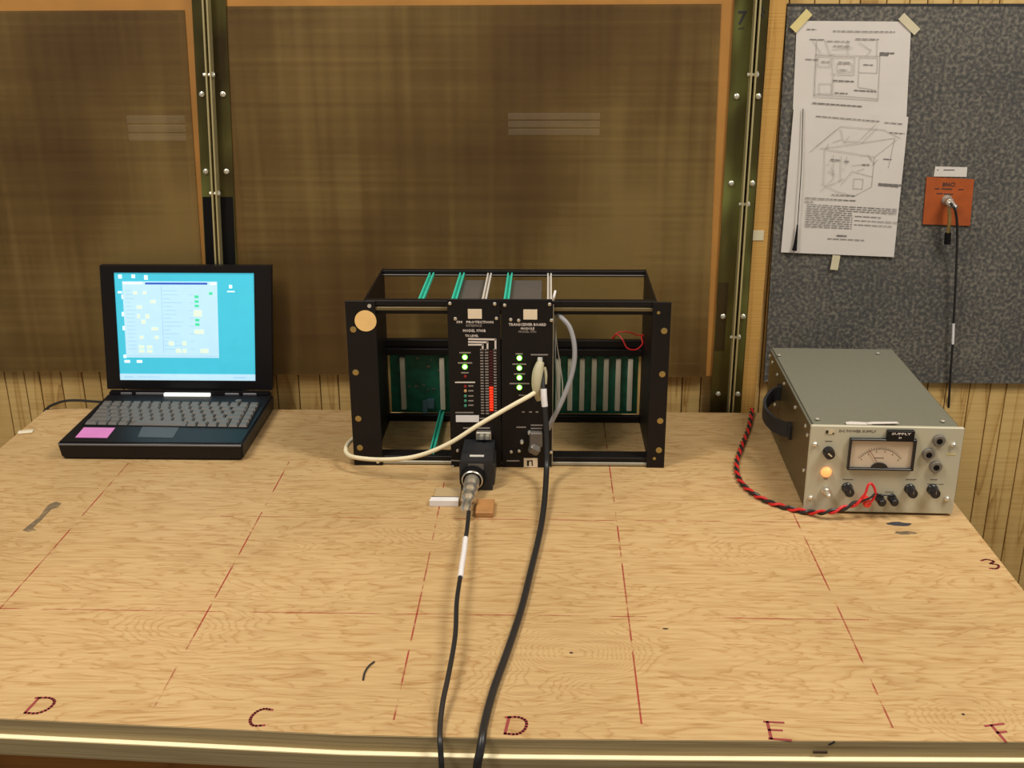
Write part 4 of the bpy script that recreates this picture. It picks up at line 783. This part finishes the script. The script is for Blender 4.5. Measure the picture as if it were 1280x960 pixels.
# case screws and seam
for p in ((.013, .022), (PW-.022, .022), (.008, PD-.045), (PW-.035, PD-.028)): MB().lathe((p[0], p[1], PH+.0018), [(.0032, 0), (.0030, .001), (.0015, .002)], (0, 0, 1), 12).build('case_screw', 'bolt', ps, True)
for (y, z) in ((.020, .110), (.022, .055), (.036, .1175), (.115, .115), (.21, .118), (.27, .112), (.32, .116), (.345, .119), (.27, .06)):
    MB().lathe((.0010, y, z), [(.0030, 0), (.0028, .001), (.0014, .002)], (-1, 0, 0), 12).build('case_screw', 'bolt', ps, True)
# strap handle on the side
hp = [(.000, .228, .097), (-.014, .226, .091), (-.027, .208, .082), (-.029, .186, .076), (-.022, .160, .072), (-.010, .140, .071), (.000, .134, .072)]
S_ = smooth(hp, 6); mb = MB(); rg = []
for i, p in enumerate(S_):
    t_ = (S_[min(i+1, len(S_)-1)]-S_[max(i-1, 0)]).normalized(); n_ = Vector((-t_.y, t_.x, 0)).normalized(); k_ = .0022
    rg.append([mb.bm.verts.new(p+n_*a_*k_+Vector((0, 0, b_*.0115))) for a_, b_ in ((-1, -1), (1, -1), (1, 1), (-1, 1))])
for a_, b_ in zip(rg, rg[1:]):
    for i in range(4): mb.bm.faces.new((a_[i], a_[(i+1) % 4], b_[(i+1) % 4], b_[i]))
mb.bm.faces.new(rg[0][::-1]); mb.bm.faces.new(rg[-1]); mb.build('carry_strap', 'strap', ps, True)
for y, z in ((.232, .096), (.129, .072)): MB().box((-.004, y-.008, z-.012), (.0015, y+.008, z+.012), bev=.001).build('strap_mount', 'strap', ps)
# torn tape on the top front edge
def scrap(label, px, w_, d_, rz, z=0):
    o = MB().prism([(-w_/2, -d_/2), (w_/2, -d_*.3), (w_*.46, d_*.4), (-w_*.3, d_*.5), (-w_/2, d_*.2)], 0, .0006).build('tape_scrap', 'paper'); tag(o, label, 'tape'); o.location = (px, 1.4175, TZ+PH+.0022+z); o.rotation_euler = (0, 0, rz); return o
scrap('left torn white tape scrap on the front top edge of the power supply', .430, .034, .011, -.08); scrap('longer right white tape scrap on the front top edge of the power supply', .463, .044, .008, .04, .0009)

# twisted red and black supply leads
path = [(0.3590, 1.8000, 0.7671), (0.3536, 1.7760, 0.7660), (0.3372, 1.7111, 0.7640), (0.3124, 1.6325, 0.7640), (0.2952, 1.5691, 0.7640), (0.2902, 1.5186, 0.7640), (0.2975, 1.4766, 0.7640), (0.3175, 1.4395, 0.7640), (0.3438, 1.4168, 0.7640), (0.3688, 1.4027, 0.7650), (0.3925, 1.3880, 0.7726), (0.4166, 1.3860, 0.7812), (0.4359, 1.3880, 0.7903)]
P = smooth(path, 22); 
for nm, m, ph, lab_ in (('supply_wire', 'red', 0, 'red wire twisted round a black one, running from bench rear to power supply'), ('supply_wire', 'cab', math.pi, 'black wire twisted round a red one, running from bench rear to power supply')):
    pts = []; s_ = 0; u = None
    for i, p in enumerate(P):
        t_ = (P[min(i+1, len(P)-1)]-P[max(i-1, 0)]).normalized()
        if i: s_ += (P[i]-P[i-1]).length
        a_ = Vector((0, 0, 1)); n1 = t_.cross(a_).normalized(); n2 = n1.cross(t_)
        th = s_/.030*2*math.pi+ph; pts.append(p+.0022*(math.cos(th)*n1+math.sin(th)*n2))
    mb = MB(); o_ = Vector(pts[0])
    t = empty(nm, pts[0], lab_, 'wire')
    tail = [(0.4413, 1.3880, 0.8026), (0.4440, 1.3900, 0.8126), (0.4487, 1.3920, 0.8147), (0.4538, 1.3920, 0.8081), (0.4553, 1.3900, 0.7993), (0.4503, 1.3880, 0.7892), (0.4446, 1.3900, 0.7857), (0.4430, 1.3940, 0.7911)] if m == 'red' else [(0.4479, 1.3860, 0.7963), (0.4552, 1.3900, 0.8005), (0.4606, 1.3960, 0.7965)]
    mb.tube([tuple(p-o_) for p in pts]+[tuple(Vector(p)-o_) for p in tail] if False else [tuple(p-o_) for p in pts], .0021, 8, 1).build('wire_run', m, t, True)
    MB().tube([tuple(pts[-1]-o_)]+[tuple(Vector(p)-o_) for p in tail], .0018 if m == 'red' else .0015, 8).build('wire_end', m, t, True)
